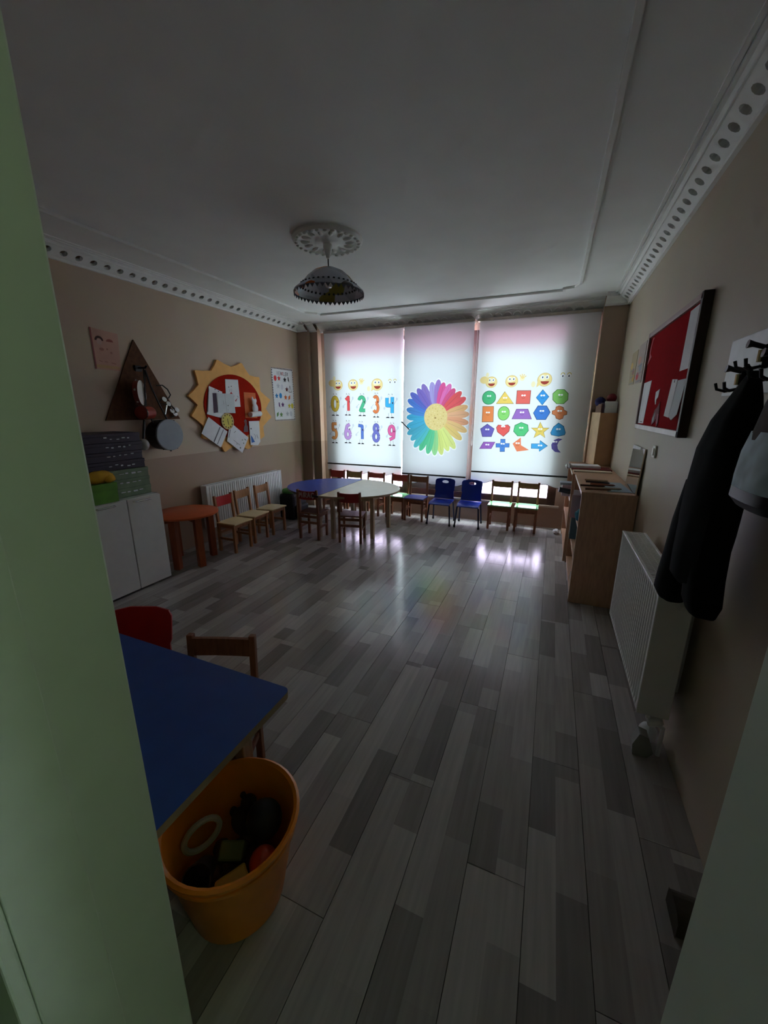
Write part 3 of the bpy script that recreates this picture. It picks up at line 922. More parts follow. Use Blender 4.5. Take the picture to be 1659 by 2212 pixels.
# ------------------------------------------------------------------ radiators
def radiator(label, x_wall, sgn, y0, y1, z0, z1, depth, gap, valve_y):
    """panel radiator; sgn=+1 faces +x (left wall), -1 faces -x (right wall)"""
    r = thing('radiator', label, 'radiator', (x_wall, (y0 + y1) / 2, z0))
    X = lambda d: x_wall + sgn * d
    def P(mb, nm, mt=RADW, bev=0.0): return part(mb, nm, mt, r, bev)
    def bx(d0, d1, ya, yb_, za, zb):
        a, b = sorted((X(d0), X(d1)))
        return MB().box(a, ya, za, b, yb_, zb)
    P(bx(gap, gap + 0.012, y0 + .004, y1 - .004, z0 + .01, z1 - .012), 'back_panel')
    # ribbed front panel
    pitch = 0.034
    n = int((y1 - y0 - 0.03) / pitch)
    mb = MB()
    ys = [y0 + 0.006]
    ds = [0.0]
    st = y0 + ((y1 - y0) - n * pitch) / 2
    for i in range(n):
        a = st + i * pitch
        ys += [a + 0.002, a + 0.008, a + 0.026, a + 0.032]; ds += [0.0, -0.007, -0.007, 0.0]
    ys.append(y1 - 0.006); ds.append(0.0)
    D = gap + depth
    zl = [z0, z0 + 0.03, z1 - 0.035, z1 - 0.004]
    vv = []
    for k, zz in enumerate(zl):
        for yy, dd in zip(ys, ds):
            vv.append((X(D + (dd if k in (1, 2) else 0.0)), yy, zz))
    nn = len(ys); ff = []
    for k in range(3):
        for i in range(nn - 1):
            ff.append((k * nn + i, k * nn + i + 1, (k + 1) * nn + i + 1, (k + 1) * nn + i))
    mb.add(vv, ff)
    mb.box(*sorted((X(D - 0.014), X(D - 0.010)))[:1], y0 + .004, z0 + .004, sorted((X(D - 0.014), X(D - 0.010)))[1], y1 - .004, z1 - .006)
    P(mb, 'front_panel')
    P(bx(gap, D + 0.002, y0 - 0.002, y0 + 0.004, z0 - .004, z1 + .002), 'side_panel', RADW, 0.003)
    P(bx(gap, D + 0.002, y1 - 0.004, y1 + 0.002, z0 - .004, z1 + .002), 'side_panel', RADW, 0.003)
    P(bx(D - 0.012, D + 0.003, y0, y1, z1 - 0.004, z1 + 0.003), 'top_rail', RADW, 0.002)
    P(bx(gap, gap + 0.012, y0, y1, z1 - 0.004, z1 + 0.003), 'top_rail', RADW, 0.002)
    mb = MB()
    ng = int((y1 - y0) / 0.018)
    for i in range(ng):
        yy = y0 + 0.008 + i * (y1 - y0 - 0.016) / ng
        a, b = sorted((X(gap + 0.012), X(D - 0.012)))
        mb.box(a, yy, z1 - 0.006, b, yy + 0.009, z1)
    for f in (0.33, 0.66):
        d_ = gap + 0.012 + (D - gap - 0.024) * f
        a, b = sorted((X(d_), X(d_ + 0.005)))
        mb.box(a, y0, z1 - 0.008, b, y1, z1 - 0.001)
    P(mb, 'top_grille')
    # brackets to the wall
    for yy in (y0 + 0.12, y1 - 0.12):
        P(bx(-0.002, gap + 0.004, yy - 0.012, yy + 0.012, z0 + 0.06, z1 - 0.06), 'bracket')
    # valve and pipes to the floor
    vx = X(gap + depth * 0.5)
    P(MB().tube([(vx, valve_y, z0 + 0.03), (vx, valve_y, z0 - 0.05), (X(gap * .9), valve_y, z0 - 0.09), (X(gap * .9), valve_y, 0.0)], 0.009, 8), 'pipe')
    P(MB().lathe([(0.016, 0), (0.022, 0.008), (0.022, 0.05), (0.014, 0.06)], 12, Matrix.Translation((vx, valve_y, z0 - 0.075)) @ Matrix.Rotation(math.radians(-70 * sgn), 4, 'Y')), 'valve_head', WHITE)
    return r
radiator('white ribbed panel radiator behind the row of wooden chairs', XL, 1, 3.07, 4.36, 0.17, 0.645, 0.08, 0.03, 4.25)
rr = radiator('white ribbed panel radiator under the hanging black coat', XR, -1, 1.68, 2.57, 0.23, 0.765, 0.115, 0.045, 1.735)
part(MB().lathe([(0.012, 0), (0.014, 0.006), (0.001, 0.008)], 12, Matrix.Translation((0.515, 1.679, 0.73)) @ Matrix.Rotation(math.radians(90), 4, 'X')), 'bleed_plug', RADW, rr)

# foot piece standing on the floor below that radiator
mb = MB().prism([(0, 0), (0.055, 0), (0.075, 0.03), (0.05, 0.10), (0.015, 0.11), (-0.005, 0.05)], lambda u, v, w: (0.462 + u, 1.70 + w, v), 0, 0.05)
tag(mb.build('pipe_cover', pm('grey_plastic', (150, 150, 146), 0.5), bevel=0.006), 'small grey pipe cover on the floor below the coat radiator', 'cover')
mb = MB().ball((0.535, 1.81, 0.045), 0.036, 0.045, 0.045, jit=0.05)
tag(mb.build('crumpled_tissue', PAPERG, smooth=True), 'small pale crumpled tissue on the floor under the coat radiator', 'tissue')
mb = MB().prism([(1.03, 0.0), (1.13, 0.0), (1.13, 0.055), (1.11, 0.07), (1.05, 0.07), (1.03, 0.055)], lambda u, v, w: (0.465 + w, u, v), 0, 0.11)
tag(mb.build('floor_box', pm('dark_brown_plastic', (52, 44, 26), 0.5), bevel=0.012), 'small dark rounded box on the floor beside the doorway', 'box')

# ------------------------------------------------------------------ chairs
def wooden_chair(label, loc, rz, frame=WCHAIR, back=None, seat=None, w=0.255, d=0.235, h=0.585, sz=0.315, bh=0.09, group='small wooden chairs', letters=None):
    """child's chair; local +y is where the sitter faces, origin on the floor under the seat"""
    back = back or frame; seat = seat or frame
    c = thing('wooden_chair', label, 'chair', loc, rz, group)
    hw, hd = w / 2, d / 2
    t = 0.027
    def P(mb, nm, mt, bev=0.003): return mb.build(nm, mt, c, bev)
    lean = 0.022
    for s in (-1, 1):
        mb = MB()
        x = s * (hw - t / 2)
        mb.bar((x, -hd + 0.012, 0), (x, -hd + 0.012, sz), t, 0.03, (0, 1, 0))
        mb.bar((x, -hd + 0.012, sz - 0.004), (x, -hd + 0.012 - lean, h), t * 0.9, 0.026, (0, 1, 0))
        P(mb, 'back_post', frame)
        P(MB().bar((s * (hw - t / 2), hd - 0.02, 0), (s * (hw - t / 2), hd - 0.02, sz - 0.016), t, t, (0, 1, 0)), 'leg', frame)
        P(MB().box(s * (hw - t / 2) - .008, -hd + .02, sz - 0.052, s * (hw - t / 2) + .008, hd - .03, sz - 0.016), 'side_rail', frame)
        P(MB().box(s * (hw - t / 2) - .007, -hd + .02, 0.13, s * (hw - t / 2) + .007, hd - .03, 0.155), 'stretcher', frame)
    P(MB().box(-hw + .02, hd - .03, sz - 0.055, hw - .02, hd - .014, sz - 0.016), 'front_rail', frame)
    P(MB().box(-hw + .02, -hd + .004, sz - 0.06, hw - .02, -hd + .02, sz - 0.03), 'rear_rail', frame)
    P(MB().box(-hw + .02, -hd + .004, 0.185, hw - .02, -hd + .02, 0.215), 'rear_rail', frame)
    P(MB().box(-hw - .006, -hd + .004, sz - 0.016, hw + .006, hd + .012, sz), 'seat', seat, 0.005)
    # back rest: a slightly curved board between the posts
    mb = MB(); n = 8
    vv = []
    yb0 = -hd + 0.012 - lean * 0.85
    for zz in (h - 0.012 - bh, h - 0.012):
        for dy in (0.0, 0.016):
            for i in range(n + 1):
                u = i / n
                vv.append((-hw + .018 + (w - .036) * u, yb0 - 0.022 * math.sin(math.pi * u) * .6 - 0.004 + dy, zz - 0.006 * math.sin(math.pi * u)))
    k = n + 1; ff = []
    for i in range(n):
        ff += [(i, i + 1, 2 * k + i + 1, 2 * k + i), (k + i, 3 * k + i, 3 * k + i + 1, k + i + 1), (i, k + i, k + i + 1, i + 1), (2 * k + i, 2 * k + i + 1, 3 * k + i + 1, 3 * k + i)]
    ff += [(0, 2 * k, 3 * k, k), (n, k + n, 3 * k + n, 2 * k + n)]
    mb.add(vv, ff)
    br = P(mb, 'backrest', back, 0.0)
    if letters:
        mb = MB()
        fw_ = lambda u, v, w_: (-hw + .032 + u, yb0 - 0.02 - w_, h - 0.012 - bh + v)
        for pl in letters:
            for q in stroke(pl, 0.010):
                mb.prism(q, fw_, 0.0, 0.0025)
        mb.build('painted_name', pm('chalk_pink', (206, 176, 178), 0.8), br)
    return c

# three chairs along the side wall
wooden_chair('wooden chair with red backrest in front of the long radiator', (-2.995, 3.055, 0), math.radians(-90), WCHAIR, REDP, SEATY, bh=0.10)
wooden_chair('plain wooden chair in the middle of the three by the long radiator', (-3.03, 3.375, 0), math.radians(-86), WCHAIR, None, SEATY, bh=0.085)
wooden_chair('plain wooden chair nearest the blue table half by the long radiator', (-3.03, 3.70, 0), math.radians(-88), WCHAIR, None, SEATY, bh=0.085)
# two chairs pushed up to the round table
def sc(pl, ox, s_=1.0): return [[(ox + a * 0.036 * s_, 0.022 + b * 0.056) for a, b in p] for p in pl]
LET = []
LET += sc([[(0, 0), (.12, 1), (.45, .4), (.8, 1), (1, 0)]], 0.008)
LET += sc([[(.2, 0), (.2, 1)]], 0.056)
LET += sc([[(.1, 0), (.1, 1), (.7, .85), (.75, .6), (.15, .45), (.9, 0)]], 0.072)
LET += sc([[(0, 0), (.4, 1), (.9, 0)], [(.15, .35), (.75, .35)]], 0.114)
LET += sc([[(.95, .85), (.5, 1), (.1, .6), (.25, .1), (.95, .1)], [(.55, .05), (.65, -.2)]], 0.156)
wooden_chair('dark wooden chair with a name painted on its backrest', (-2.455, 3.735, 0), math.radians(4), WCHAIRD, DREDP, WCHAIRD, w=0.26, bh=0.095, letters=LET)
wooden_chair('dark wooden chair with plain red backrest pushed under cream table half', (-1.985, 3.80, 0), math.radians(14), WCHAIRD, DREDP, WCHAIRD, w=0.265, bh=0.10)
# row below the window
PI = math.pi
wooden_chair('red backed wooden chair nearest the corner pillar under the digits blind', (-2.885, 4.955, 0), PI, WCHAIRD, DREDP, SEATG, w=0.265, bh=0.10)
wooden_chair('dark backed wooden chair second from the corner pillar', (-2.605, 4.96, 0), PI, WCHAIRD, None, SEATG, w=0.255)
wooden_chair('thin backed wooden chair third from the corner pillar', (-2.255, 4.96, 0), PI, WCHAIRD, DREDP, SEATG, w=0.275, bh=0.07)
wooden_chair('red brown wooden chair with green seat beside the cream table edge', (-1.885, 4.96, 0), PI, WCHAIRD, DREDP, SEATG, w=0.265)
wooden_chair('wooden chair with blue seat beside the blue plastic chairs', (-1.60, 4.925, 0), PI, WCHAIRD, None, SEATB, w=0.265, bh=0.075)
wooden_chair('wooden chair with pale green seat next to a blue plastic chair', (-0.51, 4.975, 0), PI, WCHAIRD, None, SEATG, w=0.265, bh=0.07)
wooden_chair('wooden chair with pale green seat at the bookcase end of the row', (-0.195, 4.985, 0), PI, WCHAIRD, None, SEATG, w=0.26, bh=0.07)
# near the doorway, behind the blue table
wooden_chair('brown wooden chair behind the blue table by the doorway', (-1.077, 0.892, 0), math.radians(201), WCHAIRD, None, WCHAIRD, w=0.275, d=0.26, bh=0.075)

def plastic_chair(label, loc, rz, mt, hole=True, w=0.29, h=0.565, sz=0.295):
    c = thing('plastic_chair', label, 'chair', loc, rz, 'small plastic chairs')
    hw = w / 2
    # back shell with rounded top and an oval grip hole, bent backwards
    out = [(-hw * .92, sz + 0.01), (hw * .92, sz + 0.01), (hw * .84, sz + 0.10), (hw * .90, sz + 0.12), (hw * .92, h - 0.035), (hw * .82, h - 0.012), (hw * .4, h), (-hw * .4, h), (-hw * .82, h - 0.012), (-hw * .92, h - 0.035), (-hw * .90, sz + 0.12), (-hw * .84, sz + 0.10)]
    def fb(off):
        return lambda u, v, w_: (u, -0.115 - 0.20 * (v - sz) - 0.018 * (1 - (u / hw) ** 2) + off + w_, v)
    hl_ = circle(0, h - 0.047, 0.045, 0.02, 16)
    mb = MB()
    for off in (0.0, 0.008):
        pr = printed(out, [([hl_], 1)] if hole else [], fb(off), 0, (6, 8))
        n0 = len(mb.v); mb.v += pr.v
        for f, k in zip(pr.f, pr.m):
            if k == 0:
                mb.f.append(tuple(i + n0 for i in f)); mb.m.append(0)
    for loop in ([out, hl_] if hole else [out]):
        k = len(loop)
        vv = [fb(0.0)(u, v, 0) for u, v in loop] + [fb(0.008)(u, v, 0) for u, v in loop]
        mb.add(vv, [(i, (i + 1) % k, k + (i + 1) % k, k + i) for i in range(k)])
    mb.build('backrest', mt, c, smooth=True)
    # dished seat
    nx, ny = 8, 8
    vv, ff = [], []
    for zo in (0.0, -0.012):
        for j in range(ny + 1):
            for i in range(nx + 1):
                u, v = i / nx * 2 - 1, j / ny
                yy = -0.12 + v * 0.27
                zz = sz + zo - 0.012 * (1 - u * u) * math.sin(math.pi * min(1, v * 1.2)) - 0.018 * max(0, v - .82) / .18
                vv.append((u * hw * (0.95 if v < .85 else 0.92), yy, zz))
    q = (nx + 1) * (ny + 1)
    for j in range(ny):
        for i in range(nx):
            a = j * (nx + 1) + i
            ff += [(a, a + 1, a + nx + 2, a + nx + 1), (q + a, q + a + nx + 1, q + a + nx + 2, q + a + 1)]
    ring = [i for i in range(nx + 1)] + [j * (nx + 1) + nx for j in range(1, ny + 1)] + [ny * (nx + 1) + i for i in range(nx - 1, -1, -1)] + [j * (nx + 1) for j in range(ny - 1, 0, -1)]
    for i in range(len(ring)):
        a, b_ = ring[i], ring[(i + 1) % len(ring)]
        ff.append((a, b_, q + b_, q + a))
    MB().add(vv, ff).build('seat', mt, c, smooth=True)
    LM = pm('chair_tube_navy', (34, 40, 66), 0.35, 0.5)
    for sx in (-1, 1):
        MB().tube([(sx * (hw - .03), 0.10, sz - 0.016), (sx * (hw - .012), 0.125, sz - 0.04), (sx * (hw + .006), 0.15, 0.006)], 0.0105, 8).build('leg', LM, c, smooth=True)
        MB().tube([(sx * (hw - .03), -0.08, sz - 0.016), (sx * (hw - .015), -0.10, sz - 0.04), (sx * (hw + .0), -0.14, 0.006)], 0.0105, 8).build('leg', LM, c, smooth=True)
        for yy, xx in ((0.15, hw + .006), (-0.14, hw)):
            MB().lathe([(0.014, 0), (0.015, 0.02), (0.012, 0.03)], 10, Matrix.Translation((sx * xx, yy, 0))).build('foot_cap', BLACK, c)
    MB().tube([(-hw + .02, -0.09, sz - 0.022), (hw - .02, -0.09, sz - 0.022)], 0.008, 8).build('cross_tube', LM, c)
    MB().tube([(-hw + .02, 0.10, sz - 0.026), (hw - .02, 0.10, sz - 0.026)], 0.008, 8).build('cross_tube', LM, c)
    return c
plastic_chair('blue plastic chair under the flower blind, next to blue wooden seat', (-1.245, 4.92, 0), PI, BLUEP)
plastic_chair('blue plastic chair in front of the brown window post', (-0.885, 4.93, 0), PI + 0.03, BLUEP)
plastic_chair('red plastic chair behind the blue table by the doorway', (-1.60, 0.925, 0), math.radians(203), REDPL, hole=False, w=0.30, h=0.56)

# ------------------------------------------------------------------ tables
def half_table(label, cx, cy, sgn, rx, ry, top, edge):
    z = 0.53
    t = thing('half_round_table', label, 'table', (cx, cy, 0))
    pts = [(sgn * rx * math.cos(a), ry * math.sin(a)) for a in [-math.pi / 2 + math.pi * i / 28 for i in range(29)]]
    pts = [(p[0] + sgn * 0.003, p[1]) for p in pts]
    MB().prism(pts, lambda u, v, w: (u, v, w), z - 0.022, z, 0, 1).build('table_top', [top, edge], t)
    legs = [(0.09, -ry + 0.16), (0.09, ry - 0.16), (rx - 0.21, -0.235), (rx - 0.21, 0.255)]
    for lx, ly in legs:
        MB().box(sgn * lx - 0.021, ly - 0.021, 0, sgn * lx + 0.021, ly + 0.021, z - 0.022).build('leg', TLEG, t, 0.003)
    for a, b in (((0.09, -ry + .16), (0.09, ry - .16)), ((0.09, -ry + .16), (rx - .21, -.235)), ((rx - .21, -.235), (rx - .21, .255)), ((rx - .21, .255), (0.09, ry - .16))):
        MB().bar((sgn * a[0], a[1], z - 0.055), (sgn * b[0], b[1], z - 0.055), 0.018, 0.064).build('apron', TLEG, t)
    return t
half_table('cream half round table pushed against the blue half', -2.30, 4.18, 1, 0.71, 0.58, TCREAM, EDGEL)
half_table('blue half round table pushed against the cream half', -2.30, 4.18, -1, 0.71, 0.58, TBLUE, EDGE)

ot = thing('round_table', 'small round orange table between the cabinet and the chairs', 'table', (-3.15, 2.61, 0))
MB().lathe([(0.001, 0.48), (0.283, 0.48), (0.288, 0.485), (0.288, 0.497), (0.284, 0.50), (0.001, 0.50)], 48).build('table_top', [TORANGE], ot, smooth=True)
for a in (-73, -18, 70, 170):
    M_ = Matrix.Rotation(math.radians(a), 4, 'Z')
    mb = MB().box(0.19, -0.03, 0, 0.245, 0.03, 0.48)
    mb.v = [tuple(M_ @ Vector(p)) for p in mb.v]
    mb.build('leg', TORLEG, ot, 0.003)
for a in (0, 90):
    M_ = Matrix.Rotation(math.radians(a - 18), 4, 'Z')
    mb = MB().box(-0.2, -0.009, 0.42, 0.2, 0.009, 0.48)
    mb.v = [tuple(M_ @ Vector(p)) for p in mb.v]
    mb.build('apron', TORLEG, ot)

bt = thing('low_table', 'blue topped rectangular table beside the doorway', 'table', (-1.30, 0.645, 0))
x0, x1, y0, y1 = -0.585, 0.585, -0.262, 0.262
def rrect(x0, y0, x1, y1, r, n=5):
    p = []
    for cx, cy_, a0 in ((x1 - r, y1 - r, 0), (x0 + r, y1 - r, 90), (x0 + r, y0 + r, 180), (x1 - r, y0 + r, 270)):
        p += [(cx + r * math.cos(math.radians(a0 + 90 * i / n)), cy_ + r * math.sin(math.radians(a0 + 90 * i / n))) for i in range(n + 1)]
    return p
MB().prism(rrect(x0, y0, x1, y1, 0.025), lambda u, v, w: (u, v, w), 0.526, 0.55, 0, 1).build('table_top', [TBLUE2, EDGEL], bt)
for lx in (x0 + .075, x1 - .075):
    for ly in (y0 + .06, y1 - .06):
        if ly < 0: lx = lx - 0.10 if lx > 0 else lx
        MB().box(lx - .022, ly - .022, 0, lx + .022, ly + .022, 0.526).build('leg', TLEG, bt, 0.003)
for sgn in (-1, 1):
    MB().box(x0 + .09, sgn * (y1 - .06) - .01, 0.455, x1 - .09, sgn * (y1 - .06) + .01, 0.526).build('apron', TLEG, bt)
    MB().box(sgn * (x1 - .075) - .01, y0 + .08, 0.455, sgn * (x1 - .075) + .01, y1 - .08, 0.526).build('apron', TLEG, bt)

# ------------------------------------------------------------------ toy basket
bk = thing('toy_basket', 'round orange plastic basket full of toys beside the blue table', 'basket', (-0.755, 0.645, 0))
BO = pm('orange_plastic', (250, 146, 40), 0.28, var=0.05)
MB().lathe([(0.13, 0.0), (0.135, 0.004), (0.162, 0.15), (0.178, 0.272), (0.180, 0.28), (0.196, 0.288), (0.198, 0.298), (0.190, 0.302), (0.180, 0.296), (0.172, 0.27), (0.156, 0.15), (0.128, 0.012), (0.001, 0.010)], 40, cap=False).build('tub', BO, bk, smooth=True)
MB().lathe([(0.183, 0.262), (0.19, 0.262), (0.19, 0.272), (0.183, 0.274)], 40, cap=False).build('rim_band', BO, bk, smooth=True)
bx_, by_ = -0.755, 0.645
TOY = [('dark_ball', 'black soft ball on top of the toys in the basket', 'ball', pm('toy_black', (24, 22, 24), 0.6), 'ball', (0.05, 0.078, 0.215), 0.055),
       ('toy_figure', 'dark brown soft toy leaning against the far basket rim', 'toy', pm('toy_brown', (54, 32, 22), 0.9, bump=0.3, scale=40), 'figure', (-0.045, 0.085, 0.15), 0.042),
       ('toy_block', 'yellow toy block at the near side of the basket', 'block', pm('toy_yellow', (206, 160, 40), 0.4), 'block', (0.062, -0.075, 0.165), 0.042),
       ('toy_block', 'olive green toy block in the middle of the basket', 'block', pm('toy_olive', (110, 112, 56), 0.5), 'block', (-0.01, 0.0, 0.15), 0.036),
       ('toy_cup', 'dark toy cup lying at the front of the basket', 'cup', pm('toy_dark', (34, 22, 20), 0.5), 'cup', (-0.035, -0.092, 0.175), 0.04),
       ('toy_ball', 'orange red toy ball beside the table leg in the basket', 'ball', pm('toy_red_orange', (206, 66, 24), 0.35), 'ball', (0.112, -0.005, 0.185), 0.04),
       ('toy_ring', 'pale toy ring standing at the left of the basket', 'ring', pm('toy_pale', (196, 184, 160), 0.4), 'ring', (-0.10, -0.025, 0.2), 0.048)]
for nm, lb, cat, mt, kd, (dx, dy, z), s_ in TOY:
    c = (bx_ + dx, by_ + dy, z)
    mb = MB()
    if kd == 'ball':
        mb.ball(c, s_, n=18, k=12)
    elif kd == 'block':
        M_ = Matrix.Translation(c) @ Matrix.Rotation(dx * 9 + .5, 4, 'Z') @ Matrix.Rotation(.5, 4, 'X')
        mb.box(-s_, -s_ * .7, -s_ * .6, s_, s_ * .7, s_ * .6); mb.v = [tuple(M_ @ Vector(p)) for p in mb.v]
    elif kd == 'figure':
        mb.ball(c, s_, s_ * .8, s_ * 1.1); mb.ball((c[0] + .01, c[1] + .02, c[2] + s_ * 1.35), s_ * .62)
        for sx in (-1, 1):
            mb.ball((c[0] + .01 + sx * s_ * .5, c[1] + .02, c[2] + s_ * 1.9), s_ * .24, n=8, k=6)
            mb.ball((c[0] + sx * s_ * .9, c[1], c[2] + s_ * .4), s_ * .35, s_ * .3, s_ * .5, 8, 6)
    elif kd == 'cup':
        M_ = Matrix.Translation(c) @ Matrix.Rotation(.9, 4, 'X') @ Matrix.Rotation(.4, 4, 'Y')
        mb.lathe([(s_ * .7, -s_), (s_, s_), (s_ * .9, s_), (s_ * .6, -s_ * .9), (0.001, -s_ * .9)], 20, M_, cap=False)
    else:
        pts = [Vector(c) + Vector((0.02 * math.cos(t), s_ * math.cos(t), s_ * math.sin(t))) for t in [2 * math.pi * i / 20 for i in range(20)]]
        mb.tube(pts, 0.009, 8, closed=True)
    tag(mb.build(nm, mt, smooth=kd != 'block', bevel=0.006 if kd == 'block' else 0), lb, cat, 'toys in the orange basket')
fill = MB()
for i in range(40):
    a = i * 2.39; r_ = 0.0145 * math.sqrt(i)
    fill.ball((bx_ + r_ * math.cos(a), by_ + r_ * math.sin(a), 0.055 + 0.03 * ((i * 7) % 3) / 2), 0.028, n=8, k=6, jit=0.05)
ff_ = tag(fill.build('small_toys', pm('small_toys_mix', (96, 58, 34), 0.6, var=0.6, scale=22), smooth=True), 'heap of small dark toys filling the bottom of the basket', 'toys', kind='stuff')

# ------------------------------------------------------------------ cabinet and what stands on it
XC = -2.98
cb = thing('cabinet', 'low white cabinet with two doors against the side wall', 'cabinet', (-3.22, 1.955, 0))
part(MB().box(XL + 0.004, 1.667, 0.05, XC - 0.02, 2.243, 0.767), 'body', WHITE, cb, 0.003)
part(MB().box(XL + 0.02, 1.68, 0.0, XC - 0.05, 2.23, 0.05), 'plinth', pm('plinth_grey', (120, 118, 114), 0.5), cb)
for a, b in ((1.669, 1.952), (1.958, 2.241)):
    dd = part(MB().box(XC - 0.018, a, 0.02, XC, b, 0.763), 'door', WHITE, cb, 0.005)
    mid = a + 0.115
    hd_ = MB().tube([(XC, mid - 0.07, 0.742), (XC + 0.022, mid - 0.065, 0.742), (XC + 0.024, mid, 0.742), (XC + 0.022, mid + 0.065, 0.742), (XC, mid + 0.07, 0.742)], 0.006, 8).build('handle', CHROME, dd, smooth=True)

PUR = pm('box_purple_black', (48, 36, 56), 0.5, var=0.12)
GREY_G = pm('box_grey_green', (118, 140, 110), 0.5, var=0.1)
LIME = pm('box_lime', (92, 150, 36), 0.5, var=0.12)
def flat_box(name, label, x0, x1, y0, y1, z0, z1, mt, marks=None, lid=None, group=None, ink=PAPERG):
    t = thing(name, label, 'box', ((x0 + x1) / 2, (y0 + y1) / 2, z0), group=group)
    h = z1 - z0
    part(MB().box(x0 + .003, y0 + .003, z0, x1 - .003, y1 - .003, z1 - h * .32), 'tray', mt, t, 0.002)
    part(MB().box(x0, y0, z1 - h * .36, x1, y1, z1), 'lid', lid or mt, t, 0.003)
    if marks:
        mb = MB()
        for (ya, yb_, za, zb) in marks:
            mb.prism([(ya, za), (yb_, za), (yb_, zb), (ya, zb)], lambda u, v, w: (x1 + w, u, v), 0.0, 0.0012)
        part(mb, 'printed_marks', ink, t)
    return t
zz = 0.768
gl = ['lowest grey green game box on the white cabinet', 'middle grey green game box on the white cabinet', 'topmost grey green game box under the dark boxes']
for i in range(3):
    rnd = random.Random(i)
    mk = [(1.98 + k * .05, 2.0 + k * .05 + rnd.random() * .02, zz + .03 + rnd.random() * .01, zz + .042 + rnd.random() * .008) for k in range(4)]
    flat_box('game_box', gl[i], -3.40, -3.066 + 0.004 * i, 1.72, 2.238 - 0.005 * i, zz, zz + 0.072, GREY_G, mk, group='game boxes on the cabinet')
    zz += 0.073
zp = zz
pl_ = ['lowest purple black box in the tall stack on the cabinet', 'second lowest purple black box in the stack on the cabinet', 'second highest purple black box in the stack on the cabinet', 'topmost purple black box in the stack on the cabinet']
for i in range(4):
    rnd = random.Random(10 + i)
    x1 = -3.09 - 0.004 * (i % 2)
    mk = []
    for k in range(5):
        ya = 1.93 + k * 0.046 + rnd.random() * .01
        za = zp + 0.018 + rnd.random() * .024
        mk.append((ya, ya + 0.014 + rnd.random() * .014, za, za + 0.005 + rnd.random() * .006))
    flat_box('dark_box', pl_[i], -3.42, x1, 1.74, 2.232 - (0.008 if i % 2 else 0), zp, zp + 0.069, PUR, mk, group='dark boxes on the cabinet')
    zp += 0.070
flat_box('green_box', 'bright lime green box standing at the cabinet front edge', -3.048, -2.988, 1.70, 1.91, 0.768, 0.915, LIME)
mb = MB().ball((-3.025, 1.81, 0.963), 0.030, 0.105, 0.046, 22, 12, jit=0.08)
mb.ball((-3.015, 1.87, 0.945), 0.03, 0.05, 0.029, 14, 8, jit=0.1)
tag(mb.build('yellow_bag', pm('yellow_cloth', (206, 156, 28), 0.8, var=0.2, bump=0.2), smooth=True), 'crumpled yellow cloth bag on top of the lime green box', 'bag')

# ------------------------------------------------------------------ music corner on the side wall
tri = MB().prism([(2.555, 2.035), (2.205, 1.352), (2.935, 1.352)], onL(0.001), 0, 0.014)
tag(tri.build('wall_pennant', pm('brown_felt', (96, 62, 40), 0.95, var=0.2, scale=30), bevel=0.002), 'tall brown triangular felt panel behind the instruments', 'wall panel')
hk = thing('wall_hook', 'black wall hook carrying the musical instruments', 'hook', (XL + 0.016, 2.555, 1.77))
MB().box(-0.001, -0.03, 0, 0.012, 0.03, 0.05).build('plate', BLACK, hk, 0.003)
MB().tube([(0.008, 0, 0.03), (0.10, 0, 0.028), (0.12, 0, 0.045)], 0.008, 8).build('prong', BLACK, hk)
# frame drum: disc faces the room, black shell towards the wall
dm = thing('hand_drum', 'black hand drum with grey skin hanging from a strap', 'drum', (XL + 0.17, 2.665, 1.065))
MX = Matrix.Translation((0, 0, 0.148)) @ Matrix.Rotation(math.radians(90), 4, 'Y')
MB().lathe([(0.136, -0.14), (0.142, -0.03), (0.142, 0.0)], 36, MX).build('shell', BLACK, dm, smooth=True)
MB().lathe([(0.143, -0.004), (0.143, 0.006), (0.138, 0.010), (0.001, 0.010)], 36, MX, cap=False).build('skin', pm('drum_skin', (150, 158, 168), 0.45, var=0.04), dm, smooth=True)
mb = MB()
for i in range(12):
    a = 2 * math.pi * i / 12
    q = MX @ Vector((0.147 * math.cos(a), 0.147 * math.sin(a), -0.01))
    mb.ball(q, 0.008, n=6, k=4)
mb.build('tuning_lug', STEEL, dm)
MB().tube([(-0.06, -0.11, 0.715), (-0.05, -0.085, 0.58), (-0.03, -0.04, 0.42), (-0.01, 0.0, 0.297)], 0.008, 6).build('strap', BLACK, dm)
MB().tube([(-0.06, -0.11, 0.715), (-0.09, -0.12, 0.55), (-0.09, -0.13, 0.40), (-0.07, -0.10, 0.26)], 0.008, 6).build('strap', BLACK, dm)
# tambourine seen edge on
tm = thing('tambourine', 'white skinned tambourine hanging edge on above the red drum', 'tambourine', (XL + 0.10, 2.50, 1.48))
MT = Matrix.Translation((0, 0, 0.105)) @ Matrix.Rotation(math.radians(36), 4, 'Z') @ Matrix.Rotation(math.radians(90), 4, 'Y')
MB().lathe([(0.104, -0.04), (0.106, 0.0), (0.100, 0.0), (0.098, -0.04), (0.104, -0.04)], 30, MT, cap=False).build('frame', pm('tambourine_frame', (120, 40, 26), 0.5), tm, smooth=True)
MB().lathe([(0.001, 0.003), (0.100, 0.003), (0.106, 0.0)], 30, MT, cap=False).build('skin', pm('tambourine_skin', (224, 220, 212), 0.5), tm, smooth=True)
mb = MB()
for i in range(6):
    a = 2 * math.pi * i / 6 + .3
    q = MT @ Vector((0.105 * math.cos(a), 0.105 * math.sin(a), -0.02))
    mb.ball(q, 0.012, n=8, k=5)
mb.build('jingle', CHROME, tm)
